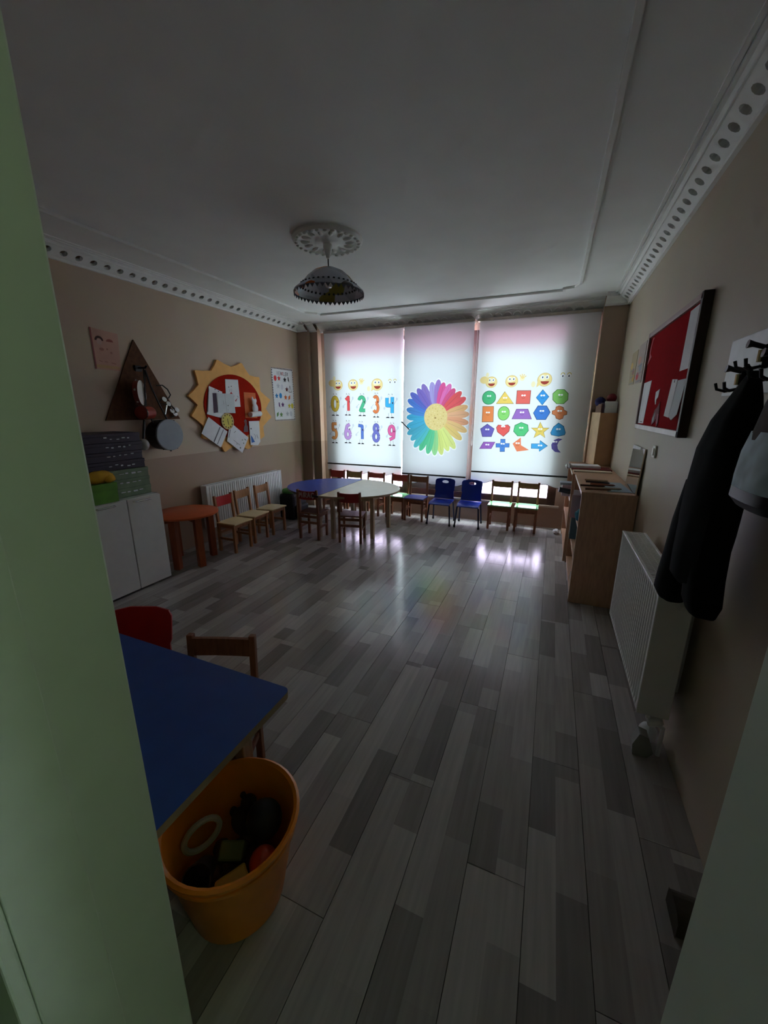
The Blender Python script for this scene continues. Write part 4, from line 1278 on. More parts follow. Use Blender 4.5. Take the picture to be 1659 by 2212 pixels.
# red drum
rd = thing('red_drum', 'small red drum hanging below the tambourine', 'drum', (XL + 0.10, 2.50, 1.355))
MR = Matrix.Translation((0, 0, 0.06)) @ Matrix.Rotation(math.radians(25), 4, 'Z') @ Matrix.Rotation(math.radians(90), 4, 'X')
MB().lathe([(0.056, -0.09), (0.058, 0.06), (0.05, 0.066), (0.001, 0.066)], 24, MR, cap=False).build('shell', pm('red_shell', (160, 56, 42), 0.4), rd, smooth=True)
MB().lathe([(0.060, 0.05), (0.062, 0.058), (0.060, 0.066)], 24, MR, cap=False).build('hoop', BLACK, rd, smooth=True)
MB().tube([(0.0, 0.05, 0.44), (0.0, 0.03, 0.2), (0.0, 0.01, 0.115)], 0.006, 6).build('strap', BLACK, rd)
# jingle stick ring
js = thing('jingle_ring', 'metal jingle rattle with black wire handle beside the drum', 'rattle', (XL + 0.03, 2.80, 1.37))
MB().tube([(0.0, -0.09, 0.29), (0.0, -0.03, 0.295), (0.0, 0.02, 0.26), (0.0, 0.045, 0.21), (0.0, 0.02, 0.18), (0.0, -0.04, 0.18), (0.0, -0.10, 0.13), (0.0, -0.02, 0.12), (0, 0.05, 0.1), (0, 0.09, 0.06), (0, 0.085, 0.02), (0, 0.02, 0.0)], 0.006, 6).build('wire_handle', BLACK, js, smooth=True)
mb = MB()
for (yy, z_) in ((-0.04, 0.165), (0.0, 0.125), (0.03, 0.06), (0.06, 0.03), (0.085, 0.07)):
    mb.lathe([(0.001, 0), (0.022, 0.003), (0.024, 0.007), (0.001, 0.009)], 12, Matrix.Translation((0.01, yy, z_)) @ Matrix.Rotation(math.radians(70), 4, 'Y'), cap=False)
mb.build('jingle', CHROME, js, smooth=True)
MB().tube([(0.012, -0.02, 0.115), (0.012, -0.05, 0.03)], 0.007, 6).build('rod', CHROME, js)
MB().tube([(0.012, 0.02, 0.10), (0.012, 0.06, 0.02)], 0.007, 6).build('rod', CHROME, js)
mr = thing('maraca', 'pale round maraca hanging beside the black hand drum', 'maraca', (XL + 0.22, 2.36, 1.10))
MB().ball((0, 0, 0.05), 0.042, 0.042, 0.05, 16, 10).build('head', pm('maraca_grey', (176, 172, 166), 0.4), mr, smooth=True)
MB().tube([(0, 0, 0.09), (-0.02, 0.03, 0.16), (-0.06, 0.08, 0.25)], 0.010, 8).build('handle', BLACK, mr, smooth=True)

# ------------------------------------------------------------------ posters and boards on the side wall
def sheet(name, label, outline, shapes, f3, cat='paper', group=None, mats=None, thick=0.002):
    cols_ = [mats[0]]
    idx, sh = {}, []
    for polys, mt in shapes:
        if mt.name not in idx:
            idx[mt.name] = len(cols_); cols_.append(mt)
        sh.append((polys, idx[mt.name]))
    mb = printed(outline, sh, f3, thick)
    return tag(mb.build(name, cols_), label, cat, group)

def ink(c):
    return pm('ink_%d_%d_%d' % c, c, 0.8, var=0.04)

def starpoly(cx, cz, r, n=5, a0=90, k=0.45):
    return [(cx + (r if i % 2 == 0 else r * k) * math.cos(math.radians(a0 + 180 * i / n)), cz + (r if i % 2 == 0 else r * k) * math.sin(math.radians(a0 + 180 * i / n))) for i in range(2 * n)]

SUN = [(3.484, 1.972), (3.687, 1.913), (3.862, 1.976), (3.98, 1.845), (4.16, 1.834), (4.157, 1.668), (4.342, 1.566), (4.238, 1.454), (4.344, 1.347), (4.164, 1.235), (4.174, 1.107), (4.054, 1.051), (3.86, 0.967), (3.654, 1.04), (3.472, 0.968), (3.387, 1.079), (3.173, 1.148), (3.213, 1.269), (3.061, 1.38), (3.158, 1.489), (3.052, 1.578), (3.198, 1.691), (3.169, 1.834), (3.391, 1.848)]
pts = []
for i in range(0, len(SUN), 2):
    # round each ray a little and curve the valleys
    tip = Vector(SUN[i]); va = Vector(SUN[i - 1]); vb = Vector(SUN[(i + 1) % len(SUN)])
    cen = Vector((3.69, 1.476))
    q1 = va.lerp(tip, 0.55) + (va.lerp(tip, .55) - cen).normalized() * -0.006
    q2 = va.lerp(tip, 0.92); q3 = vb.lerp(tip, 0.92); q4 = vb.lerp(tip, .55) + (vb.lerp(tip, .55) - cen).normalized() * -0.006
    pts += [tuple(va), tuple(q1), tuple(q2), tuple(tip.lerp(cen, .01)), tuple(q3), tuple(q4)]
sb = thing('sun_board', 'sun shaped notice board with orange rays and red centre', 'notice board', (XL, 3.69, 0.96))
part(MB().prism(pts, onL(0.001), 0, 0.028), 'rays', SUNO, sb, 0.003)
part(MB().prism(circle(3.69, 1.472, 0.455, 0.358, 48), onL(0.026), 0, 0.010), 'felt_disc', FELT, sb)
PN = pm('pin_red', (170, 40, 40), 0.3)
G5 = 'papers pinned on the sun board'
o1 = onL(0.040); o2 = onL(0.044); o3 = onL(0.048); o4 = onL(0.052)
sheet('drawing_sheet', 'tall drawing with red figures at the top of the sun board', [(3.567, 1.772), (3.766, 1.779), (3.772, 1.476), (3.546, 1.47)],
      [([[(3.60, 1.60), (3.64, 1.64), (3.68, 1.60), (3.68, 1.585), (3.60, 1.585)]], ink((190, 50, 54))), ([[(3.69, 1.545), (3.735, 1.575), (3.70, 1.53)]], ink((190, 60, 70))), ([circle(3.61, 1.69, .006), circle(3.65, 1.70, .006)], INK), (stroke([(3.62, 1.64), (3.63, 1.67)], .004) + stroke([(3.65, 1.64), (3.655, 1.675)], .004) + stroke([(3.73, 1.60), (3.75, 1.58)], .005), INKG)],
      o1, group=G5, mats=[PAPER])
sheet('folded_sheet', 'large folded sheet with a dark strip on the sun board', [(3.32, 1.688), (3.499, 1.635), (3.50, 1.40), (3.46, 1.349), (3.253, 1.396)],
      [([[(3.358, 1.615), (3.411, 1.617), (3.408, 1.413), (3.347, 1.406)]], ink((84, 66, 84))), (stroke([(3.312, 1.66), (3.268, 1.42)], .012), INKG), ([circle(3.40, 1.655, .006), circle(3.445, 1.636, .006)], INK)], o2, group=G5, mats=[PAPER])
sheet('letter_sheet', 'pale letter overlapping the folded sheet on the sun board', [(3.417, 1.617), (3.668, 1.617), (3.671, 1.404), (3.41, 1.406)],
      [(stroke([(3.53, 1.615), (3.54, 1.41)], .003), INKG), ([circle(3.565, 1.487, .006)], INK), (stroke([(3.56, 1.45), (3.563, 1.43)], .003) + stroke([(3.50, 1.54), (3.505, 1.50)], .003), INKG)], o3, group=G5, mats=[PAPERG])
ck = [([circle(3.535, 1.315, 0.074, 0.072, 24)], ink((232, 216, 110)))]
for i in range(12):
    a = i * PI / 6
    ck.append(([circle(3.535 + .072 * math.cos(a), 1.315 + .072 * math.sin(a), .009, n=6)], ink((90, 70, 40))))
ck.append((stroke([(3.535, 1.315), (3.535, 1.345)], .008) + stroke([(3.535, 1.315), (3.545, 1.275)], .008), INK))
sheet('paper_clock', 'round yellow paper clock face on the sun board', circle(3.535, 1.315, 0.094, 0.09, 28), ck, o4, 'paper clock', G5, [ink((222, 196, 130))], 0.004)
oc = sheet('orange_card', 'orange card backing a folded white paper bunny', [(3.846, 1.644), (4.047, 1.642), (4.051, 1.341), (3.838, 1.347)], [(stroke([(3.85, 1.62), (4.04, 1.618)], .004), ink((200, 110, 70)))], o1, 'card', G5, [ink((226, 116, 62))])
bn = thing('paper_bunny', 'white folded paper bunny stuck on the orange card', 'paper figure', (XL + 0.064, 3.97, 1.35), group=G5)
MB().ball((0.012, 0.0, 0.175), 0.014, 0.035, 0.045, 12, 8).build('head', PAPER, bn, smooth=True)
MB().ball((0.012, 0.012, 0.105), 0.018, 0.05, 0.062, 12, 8).build('body', PAPER, bn, smooth=True)
MB().tube([(0.013, -0.085, 0.035), (0.013, 0.095, 0.045)], 0.032, 12).build('paper_roll', PAPER, bn, smooth=True)
MB().ball((0.012, -0.025, 0.215), 0.008, 0.014, 0.03, 8, 6).build('ear', PAPER, bn, smooth=True)
MB().ball((0.012, 0.03, 0.2), 0.008, 0.014, 0.026, 8, 6).build('ear', PAPER, bn, smooth=True)
sheet('striped_sheet', 'tilted white sheet with grey stripes at the lower board edge', [(3.269, 1.366), (3.523, 1.199), (3.402, 1.028), (3.152, 1.197)],
      [(stroke([(3.42, 1.255), (3.31, 1.10)], .016) + stroke([(3.465, 1.225), (3.355, 1.07)], .010), INKG)], o2, group=G5, mats=[PAPER])
sheet('worksheet', 'tilted worksheet with small drawings at the bottom of the board', [(3.546, 1.228), (3.614, 1.275), (3.853, 1.112), (3.727, 0.938), (3.499, 1.094)],
      [(stroke([(3.565, 1.22), (3.53, 1.13)], .010) + stroke([(3.60, 1.10), (3.70, 1.03)], .004) + stroke([(3.62, 1.18), (3.65, 1.20)], .006) + stroke([(3.78, 1.10), (3.81, 1.08)], .008), INKG), ([circle(3.70, 1.00, .010), circle(3.76, 1.05, .008), circle(3.65, 1.05, .006), circle(3.745, 1.09, .007)], ink((110, 130, 110)))], o3, group=G5, mats=[PAPER])
sheet('blue_drawing', 'curled drawing with a blue patch at the right board edge', [(3.888, 1.306), (4.074, 1.307), (4.068, 1.049), (4.02, 1.005), (3.886, 1.018)],
      [([[(3.90, 1.14), (3.93, 1.11), (3.965, 1.05), (3.905, 1.045)]], ink((60, 110, 186))), (stroke([(3.96, 1.15), (3.99, 1.12), (3.97, 1.08)], .005) + stroke([(4.01, 1.14), (4.03, 1.09)], .007), INKG), ([circle(3.915, 1.215, .009)], INK)], o2, group=G5, mats=[PAPER])
sheet('cutout_figure', 'small grey cutout figure between the worksheet and blue drawing', [(3.832, 1.332), (3.855, 1.31), (3.85, 1.265), (3.868, 1.24), (3.865, 1.18), (3.79, 1.183), (3.80, 1.24), (3.822, 1.265), (3.81, 1.31)],
      [([circle(3.832, 1.295, .015)], ink((150, 80, 70)))], o1, group=G5, mats=[ink((120, 100, 106))])

# poster of colours
RK = [([[(4.436, 1.965), (4.885, 1.98), (4.89, 1.315), (4.455, 1.312)]], PAPER)]
rn = random.Random(3)
bd = ink((40, 28, 40))
for i in range(15):
    u = 4.43 + i * 0.031
    RK.append(([[(u, 1.968), (u + .016, 1.968), (u + .020, 1.988), (u + .004, 1.988)]], bd)); RK.append(([[(u + .02, 1.298), (u + .036, 1.298), (u + .032, 1.31), (u + .018, 1.31)]], bd))
for i in range(21):
    v = 1.31 + i * 0.0315
    RK.append(([[(4.888, v), (4.9, v), (4.9, v + .017), (4.888, v + .013)]], bd)); RK.append(([[(4.43, v), (4.448, v), (4.446, v + .016), (4.43, v + .020)]], ink((70, 52, 84))))
def word(txt, x0, z0, w, h, lw):
    G = {'R': [[(0, 0), (0, 1), (.8, .85), (.8, .6), (0, .5), (.9, 0)]], 'E': [[(.9, 1), (0, 1), (0, 0), (.9, 0)], [(0, .5), (.7, .5)]], 'N': [[(0, 0), (0, 1), (.9, 0), (.9, 1)]],
         'K': [[(0, 0), (0, 1)], [(.9, 1), (0, .5), (.9, 0)]], 'L': [[(0, 1), (0, 0), (.9, 0)]]}
    r = []
    for i, ch in enumerate(txt):
        polys = []
        for pl in G[ch]:
            polys += stroke([(x0 + (i + a * .7) * w, z0 + b_ * h) for a, b_ in pl], lw)
        r.append(polys)
    return r
for pl, c in zip(word('RENKLER', 4.545, 1.895, 0.036, 0.042, 0.008), [(196, 190, 196), (176, 170, 176), (150, 120, 120), (186, 80, 80), (150, 110, 120), (96, 90, 96), (120, 116, 120)]):
    RK.append((pl, ink(c)))
SC = [((4.581, 1.851), (4.50, 1.849), (206, 62, 66), 'o'), ((4.708, 1.841), (4.789, 1.846), (20, 18, 22), 'i'), ((4.742, 1.715), (4.815, 1.722), (96, 34, 30), 't'), ((4.51, 1.622), (4.596, 1.628), (40, 130, 196), 'o'),
      ((4.705, 1.608), (4.789, 1.606), (214, 104, 44), 'l'), ((4.632, 1.509), (4.558, 1.504), (92, 46, 110), 'i'), ((4.782, 1.495), (4.848, 1.495), (212, 196, 60), 'o'), ((4.586, 1.376), (4.507, 1.38), (110, 150, 90), 'l'),
      ((4.555, 1.752), (4.636, 1.741), (202, 200, 210), 'o'), ((4.727, 1.386), (4.81, 1.386), (190, 192, 200), 'o')]
for s_, o_, c, kd in SC:
    RK.append(([starpoly(s_[0], s_[1], 0.038, k=0.5)], ink(c)))
    if kd == 'o': RK.append(([circle(o_[0], o_[1], 0.030, 0.036, 14)], ink(tuple(min(255, int(v * 1.1)) for v in c))))
    elif kd == 'l': RK.append(([[(o_[0] - .022, o_[1] - .034), (o_[0] + .02, o_[1] - .012), (o_[0] + .022, o_[1] + .036), (o_[0] - .018, o_[1] + .014)]], ink(c)))
    elif kd == 'i': RK.append(([[(o_[0] - .014, o_[1] + .034), (o_[0] - .012, o_[1] - .012), (o_[0] + .016, o_[1] - .036), (o_[0] + .004, o_[1] + .034)]], ink(c)))
    else: RK.append((stroke([(o_[0] - .03, o_[1] - .04), (o_[0], o_[1] + .045), (o_[0] + .035, o_[1] - .04), (o_[0] - .03, o_[1] - .04)], .007), ink((80, 70, 74))))
sheet('colour_poster', 'white colour chart with stars and a patterned black border', [(4.421, 1.979), (4.898, 1.999), (4.911, 1.292), (4.454, 1.297)], RK, onL(0.004), 'poster', mats=[pm('poster_edge', (214, 206, 204), 0.7)])

# pink poster
PK = ink((206, 160, 142)); PKD = ink((168, 116, 104)); PKH = ink((70, 34, 28))
hair = arc(2.265, 1.985, .035, .035, 0, 180, 8) + arc(2.265, 1.985, .02, .018, 180, 0, 6)
sheet('pink_poster', 'faded pink poster with small drawn figures above the cabinet', [(2.203, 2.077), (2.428, 2.058), (2.412, 1.76), (2.2, 1.763)],
      [([hair], PKH), ([circle(2.265, 1.975, .02, .022, 12)], ink((206, 170, 160))), ([arc(2.35, 1.985, .03, .022, 0, 180, 6)], ink((150, 84, 76))),
       ([circle(2.275, 1.92, .02, .012, 10), circle(2.32, 1.925, .008), circle(2.35, 1.90, .009)], PKD), (stroke([(2.24, 1.83), (2.265, 1.822)], .006) + stroke([(2.285, 1.826), (2.31, 1.822)], .006) + stroke([(2.34, 1.82), (2.375, 1.815)], .007), PKD),
       ([[(2.21, 1.80), (2.40, 1.795), (2.40, 1.772), (2.21, 1.775)]], ink((204, 164, 122))), ([[(2.203, 2.077), (2.214, 2.076), (2.212, 1.765), (2.2, 1.763)]], ink((150, 84, 84)))],
      onL(0.004), 'poster', mats=[PK])

# ------------------------------------------------------------------ red notice board on the hook wall
rb = thing('notice_board', 'red felt notice board in a pale metal frame', 'notice board', (XR, 2.905, 1.325))
ya, yb2, za, zb = 2.35, 3.46, 1.335, 1.955
part(MB().box(XR - 0.028, ya + .01, za + .01, XR - 0.004, yb2 - .01, zb - .01), 'felt_panel', FELTR, rb)
FR = pm('frame_rosy_wood', (150, 120, 112), 0.4)
FRD = wood('frame_shaded_side', (52, 34, 26), 0.5, 0.1)  # shadow on the near frame side put into this brown
part(MB().box(XR - 0.042, ya - .012, za - .012, XR - 0.001, yb2 + .012, za + .018), 'frame_bar', ALU, rb, 0.003)
part(MB().box(XR - 0.042, ya - .012, zb - .018, XR - 0.001, yb2 + .012, zb + .012), 'frame_bar', FR, rb, 0.003)
part(MB().box(XR - 0.042, ya - .014, za - .014, XR - 0.001, ya + .016, zb + .014), 'frame_bar', [FRD], rb, 0.003)
part(MB().box(XR - 0.042, yb2 - .016, za - .014, XR - 0.001, yb2 + .014, zb + .014), 'frame_bar', FR, rb, 0.003)
GB = 'papers pinned on the red notice board'
pr_ = onR(0.030)
def curl_R(y_c, amt):
    return lambda u, v, w: (XR - 0.031 - w - amt * max(0, (y_c - v)) ** 1.5, u, v)
sheet('notice_sheet', 'large blank white sheet at the doorway end of the red board', [(2.395, 1.93), (2.55, 1.925), (2.56, 1.645), (2.39, 1.648)], [(stroke([(2.47, 1.90), (2.48, 1.68)], .003), PAPERG)], pr_, group=GB, mats=[PAPER])
sheet('notice_sheet', 'white sheet at the far lower corner of the red board', [(3.20, 1.642), (3.435, 1.637), (3.44, 1.36), (3.255, 1.362)], [([[(3.36, 1.63), (3.375, 1.63), (3.40, 1.37), (3.38, 1.37)]], PAPERG), (stroke([(3.30, 1.372), (3.36, 1.372)], .005), INK)], pr_, group=GB, mats=[PAPER])
sheet('narrow_sheet', 'narrow white strip hanging in the middle of the red board', [(2.565, 1.606), (2.669, 1.613), (2.72, 1.42), (2.615, 1.412)], [([circle(2.62, 1.60, .008)], INK)], pr_, group=GB, mats=[PAPER])
sheet('curled_sheet', 'curled grey sheet near the doorway end of the red board', [(2.40, 1.60), (2.55, 1.60), (2.53, 1.42), (2.45, 1.402), (2.385, 1.43)], [(stroke([(2.54, 1.59), (2.52, 1.43)], .004), INKG)], curl_R(1.60, 0.25), group=GB, mats=[PAPERG])
sheet('paper_cutout', 'small white paper cutout on the red board', [(2.925, 1.575), (3.02, 1.56), (3.01, 1.515), (2.985, 1.485), (2.97, 1.487), (2.975, 1.515), (2.935, 1.53)], [], pr_, group=GB, mats=[PAPER])
sheet('paper_butterfly', 'dark pink and grey paper butterfly low on the red board', [(2.86, 1.50), (2.90, 1.47), (2.96, 1.45), (3.0, 1.40), (2.99, 1.36), (2.93, 1.375), (2.89, 1.40), (2.85, 1.352), (2.82, 1.37), (2.835, 1.44)],
      [([[(2.93, 1.44), (2.985, 1.40), (2.98, 1.37), (2.94, 1.385)]], ink((150, 146, 152))), ([[(2.84, 1.43), (2.87, 1.43), (2.86, 1.37), (2.835, 1.375)]], ink((190, 90, 110)))], onR(0.032), 'paper figure', GB, [ink((120, 30, 50))])
sheet('pink_cutout', 'folded pink paper strip at the far edge of the red board', [(3.33, 1.925), (3.36, 1.91), (3.39, 1.83), (3.33, 1.80), (3.445, 1.755), (3.445, 1.775), (3.40, 1.81), (3.42, 1.85), (3.375, 1.93)], [], pr_, 'paper figure', GB, [ink((206, 84, 96))])
GPO = 'small posters beyond the red board'
def poster_R(lb, y0, y1, z0, z1, base, cols_):
    sh = []
    r2 = random.Random(lb)
    for i, c in enumerate(cols_):
        yy = y0 + (y1 - y0) * (0.2 + 0.6 * r2.random()); z_ = z0 + (z1 - z0) * (0.2 + .6 * i / max(1, len(cols_)))
        sh.append(([circle(yy, z_, (y1 - y0) * .22, 0.03, 12)], ink(c)))
        sh.append((stroke([(y0 + .03, z_ - .04), (y1 - .03, z_ - .045)], .006), INKG))
    sheet('small_poster', lb, [(y0, z0), (y1, z0 + .005), (y1, z1), (y0, z1 + .004)], sh, onR(0.003), 'poster', GPO, [ink(base)])
poster_R('pale blue grey poster nearest the red board', 3.50, 3.72, 1.665, 1.97, (168, 172, 178), [(206, 150, 140), (190, 90, 90), (150, 160, 176), (196, 176, 150)])
poster_R('pinkish poster between the two other small posters', 3.75, 4.02, 1.66, 1.965, (176, 160, 152), [(186, 60, 66), (150, 156, 170), (200, 150, 130)])
poster_R('yellowish poster nearest the window corner', 4.08, 4.34, 1.665, 1.94, (172, 156, 124), [(190, 150, 80), (150, 110, 100), (214, 180, 110)])

# light switch and mirror
sw = thing('light_switch', 'white light switch on the wall under the red board', 'switch', (XR, 2.90, 1.165))
part(MB().box(XR - 0.012, 2.865, 1.165, XR, 2.935, 1.24), 'plate', pm('switch_ivory', (226, 220, 204), 0.35), sw, 0.004)
part(MB().box(XR - 0.018, 2.882, 1.18, XR - 0.010, 2.918, 1.225), 'rocker', pm('switch_white', (236, 232, 222), 0.3), sw, 0.003)

# ------------------------------------------------------------------ bookcases on the right
def bookcase(label, x0, y0, y1, ztop, nshelf):
    b_ = thing('bookcase', label, 'bookcase', ((x0 + XR) / 2, (y0 + y1) / 2, 0))
    x1 = XR - 0.004
    def P(mb, nm, mt=SHELF, bev=0.0015): return part(mb, nm, mt, b_, bev)
    P(MB().box(x0, y0, 0, x1, y0 + 0.018, ztop - 0.02), 'side_panel')
    P(MB().box(x0, y1 - 0.018, 0, x1, y1, ztop - 0.02), 'side_panel')
    P(MB().box(x0 - 0.004, y0 - 0.003, ztop - 0.02, x1, y1 + 0.003, ztop), 'top_board')
    P(MB().box(x1 - 0.006, y0 + .018, 0.0, x1, y1 - .018, ztop - .02), 'back_panel')
    P(MB().box(x0 + .012, y0 + .018, 0, x0 + .028, y1 - .018, 0.05), 'plinth')
    P(MB().box(x0 + .002, y0 + .018, 0.05, x1 - .006, y1 - .018, 0.068), 'shelf')
    for i in range(1, nshelf):
        z_ = 0.05 + (ztop - 0.07) * i / nshelf
        P(MB().box(x0 + .002, y0 + .018, z_, x1 - .006, y1 - .018, z_ + .018), 'shelf')
    for ya_ in (y0, y1 - .018):
        P(MB().box(x0 - .0015, ya_, 0, x0 + .0005, ya_ + .018, ztop - .02), 'edge_strip', SHELFE, 0)
    P(MB().box(x0 - .0055, y0 - .003, ztop - .02, x0 - .003, y1 + .003, ztop), 'edge_strip', SHELFE, 0)
    return b_
bookcase('beech bookcase standing beside the coat radiator', 0.247, 3.13, 4.04, 0.876, 3)
bookcase('beech bookcase in the corner below the cardboard box', 0.222, 4.05, 5.04, 0.872, 3)

# things sticking out of the shelves
def leaning(name, label, cat, x0, x1, y, z0, z1, th, mt, tilt=0.1, group='books and bags in the bookcase'):
    mb = MB().box(x0, -th / 2, 0, x1, th / 2, z1 - z0)
    M_ = Matrix.Translation((0, y, z0)) @ Matrix.Rotation(tilt, 4, 'X')
    mb.v = [tuple(M_ @ Vector(p)) for p in mb.v]
    return tag(mb.build(name, mt, bevel=0.002), label, cat, group)
TEAL = pm('teal_cloth', (44, 132, 160), 0.7, var=0.15)
zs2 = 0.05 + (0.876 - 0.07) * 2 / 3 + .018
zs1 = 0.05 + (0.876 - 0.07) * 1 / 3 + .018
mb = MB().ball((0.30, 3.26, zs2 + 0.066), 0.075, 0.05, 0.066, 18, 10, jit=0.08)
tag(mb.build('cloth_bag', TEAL, smooth=True), 'teal cloth bag stuffed in the top shelf of the bookcase', 'bag')
leaning('magazine', 'pale pink magazine poking out of the upper bookcase shelf', 'magazine', 0.20, 0.44, 3.42, zs2 + .001, zs2 + .19, 0.008, ink((214, 184, 196)), .06)
leaning('magazine', 'white magazine beside the teal bag on the upper shelf', 'magazine', 0.215, 0.45, 3.52, zs2 + .001, zs2 + .21, 0.007, PAPER, -.05)
leaning('folder', 'blue grey folder standing on the middle bookcase shelf', 'folder', 0.235, 0.46, 3.72, zs1 + .001, zs1 + .22, 0.010, ink((96, 132, 150)), .05)
leaning('folder', 'light folder leaning on the middle bookcase shelf', 'folder', 0.238, 0.47, 3.86, zs1 + .001, zs1 + .22, 0.009, ink((196, 188, 176)), -.06)
leaning('book', 'dark red book standing upright on the upper bookcase shelf', 'book', 0.26, 0.46, 3.66, zs2 + .001, zs2 + .2, 0.02, ink((96, 34, 40)), 0.02)
zt2 = 0.05 + (0.872 - 0.07) * 2 / 3 + .018
mb = MB().tube([(0.12, 4.20, zt2 + 0.085), (0.40, 4.24, zt2 + 0.035)], 0.026, 12)
tag(mb.build('dark_bottle', pm('bottle_dark', (22, 44, 60), 0.25), smooth=True), 'dark blue bottle sticking out of the corner bookcase', 'bottle')
mb = MB().box(0.15, 4.30, zt2 + 0.001, 0.42, 4.42, zt2 + 0.11)
tag(mb.build('paper_bundle', ink((206, 190, 200)), bevel=0.01), 'pinkish paper bundle jutting from the corner bookcase', 'paper bundle')
mb = MB().box(0.13, 4.32, zt2 + 0.112, 0.36, 4.44, zt2 + 0.135)
tag(mb.build('booklet', ink((170, 186, 200)), bevel=0.002), 'pale blue booklet lying on the pinkish paper bundle', 'booklet')
mb = MB().box(0.26, 3.20, 0.069, 0.46, 3.46, 0.13)
tag(mb.build('shoe_box', ink((140, 128, 108)), bevel=0.003), 'low grey brown box on the bottom bookcase shelf', 'box')
mb = MB().ball((0.165, 4.985, 0.03), 0.035, 0.045, 0.03, jit=0.15)
tag(mb.build('paper_scrap', PAPER), 'small white paper scrap on the floor at the bookcase end', 'paper scrap')

# on top of the bookcases
mirror_mt = pm('mirror_glass', (196, 206, 208), 0.06, 1.0, var=0.01)
mi = thing('mirror', 'small unframed mirror with taped corners leaning on the wall', 'mirror', (XR - 0.02, 3.20, 0.877))
def fm(u, v, w): return (XR - 0.006 - w - 0.016 * (1.195 - v) / 0.32, u, v)
part(MB().prism([(3.135, 0.877), (3.57, 0.877), (3.57, 1.195), (3.135, 1.195)], fm, 0, 0.004), 'glass', mirror_mt, mi)
part(MB().prism([(3.135, 1.195), (3.135, 1.15), (3.23, 1.195)], fm, 0.004, 0.0055), 'tape_corner', PAPER, mi)
part(MB().prism([(3.57, 1.195), (3.57, 1.165), (3.30, 1.178), (3.28, 1.195)], fm, 0.004, 0.0055), 'tape_corner', PAPER, mi)
part(MB().prism([(3.133, 0.877), (3.137, 0.877), (3.137, 1.195), (3.133, 1.195)], fm, -0.002, 0.006), 'edge', SHELFE, mi)

def top_sheet(name, label, cx, cy_, w, d, rz, mt, h=0.004, z=0.876, group='papers lying on the bookcase'):
    mb = MB().box(-w / 2, -d / 2, 0, w / 2, d / 2, h)
    M_ = Matrix.Translation((cx, cy_, z)) @ Matrix.Rotation(rz, 4, 'Z')
    mb.v = [tuple(M_ @ Vector(p)) for p in mb.v]
    return tag(mb.build(name, mt), label, 'paper' if h < .01 else 'book', group)
top_sheet('paper_sheet', 'pale blue paper sheet lying on the bookcase by the mirror', 0.485, 3.42, 0.16, 0.42, 0.06, ink((176, 190, 196)))
st_c = [(110, 74, 52), (206, 186, 160), (84, 60, 50), (150, 90, 70), (60, 52, 56), (196, 170, 140)]
st_l = ['short brown pencil', 'pale wooden stick', 'dark brown crayon', 'reddish pencil', 'black pencil', 'light wooden stick']
where = ['nearest the bookcase edge', 'beside the pale blue sheet', 'in the middle of the bookcase top', 'crossing the pale blue sheet', 'farthest from the coat radiator', 'lying next to the mirror']
for i in range(6):
    cx, cyy = 0.36 + 0.03 * math.sin(i * 2.1) + (0.05 if i % 2 else 0), 3.20 + i * 0.085
    a = Vector((cx - 0.09, cyy - 0.02 * math.sin(i), 0.888)); b_ = Vector((cx + 0.08, cyy + 0.02 * math.cos(i), 0.888))
    tag(MB().tube([a, b_.lerp(a, .08), b_], [0.0075, 0.0075, 0.002], 8).build('pencil', ink(st_c[i])), '%s %s' % (st_l[i], where[i]), 'pencil', 'pencils on the bookcase')
top_sheet('book', 'red folder under the white pile on the corner bookcase', 0.40, 4.42, 0.34, 0.20, 0.05, ink((120, 26, 30)), 0.016, 0.872)
top_sheet('book', 'cream folder at the front of the pile on the corner bookcase', 0.395, 4.245, 0.33, 0.10, 0.03, ink((214, 196, 172)), 0.010, 0.872)
top_sheet('paper_pile', 'white paper pile on the red folder on the corner bookcase', 0.34, 4.47, 0.27, 0.16, 0.10, PAPER, 0.022, 0.888)
mb = MB().ball((0.19, 4.40, 0.9), 0.03, 0.06, 0.027, 14, 8, jit=0.22)
tag(mb.build('plastic_bag', pm('clear_bag', (210, 210, 212), 0.3)), 'crumpled clear plastic bag at the edge of the white pile', 'bag')

bxo = thing('cardboard_box', 'tall open cardboard box in the corner on the bookcase', 'box', (0.495, 4.85, 0.873), math.radians(14))
hx, hy, hh = 0.085, 0.125, 0.55
MB().box(-hx, -hy, 0, hx, -hy + .006, hh).build('side', CARD, bxo)
MB().box(-hx, hy - .006, 0, hx, hy, hh).build('side', CARD, bxo)
MB().box(-hx, -hy, 0, -hx + .006, hy, hh + .004).build('side', CARD_LIT, bxo)
MB().box(hx - .006, -hy, 0, hx, hy, hh).build('side', CARD, bxo)
MB().box(-hx, -hy, 0, hx, hy, .006).build('bottom', CARD, bxo)
def inbox(name, label, cat, x0, x1, y0, y1, z0, z1, mt):
    mb = MB().box(x0, y0, z0, x1, y1, z1)
    M_ = Matrix.Translation((0.495, 4.85, 0.873)) @ Matrix.Rotation(math.radians(14), 4, 'Z')
    mb.v = [tuple(M_ @ Vector(p)) for p in mb.v]
    return tag(mb.build(name, mt, bevel=0.004), label, cat, 'things standing in the cardboard box')
inbox('folder', 'white folder standing upright in the cardboard box', 'folder', -0.045, 0.074, -0.11, -0.085, 0.008, hh + 0.115, PAPERG)
inbox('book', 'dark purple book in the cardboard box beside the white folder', 'book', -0.066, -0.050, -0.11, 0.03, 0.008, hh + 0.10, ink((70, 48, 66)))
inbox('book', 'brown book at the outer side of the cardboard box', 'book', -0.078, -0.068, -0.10, 0.06, 0.008, hh + 0.09, ink((120, 88, 70)))
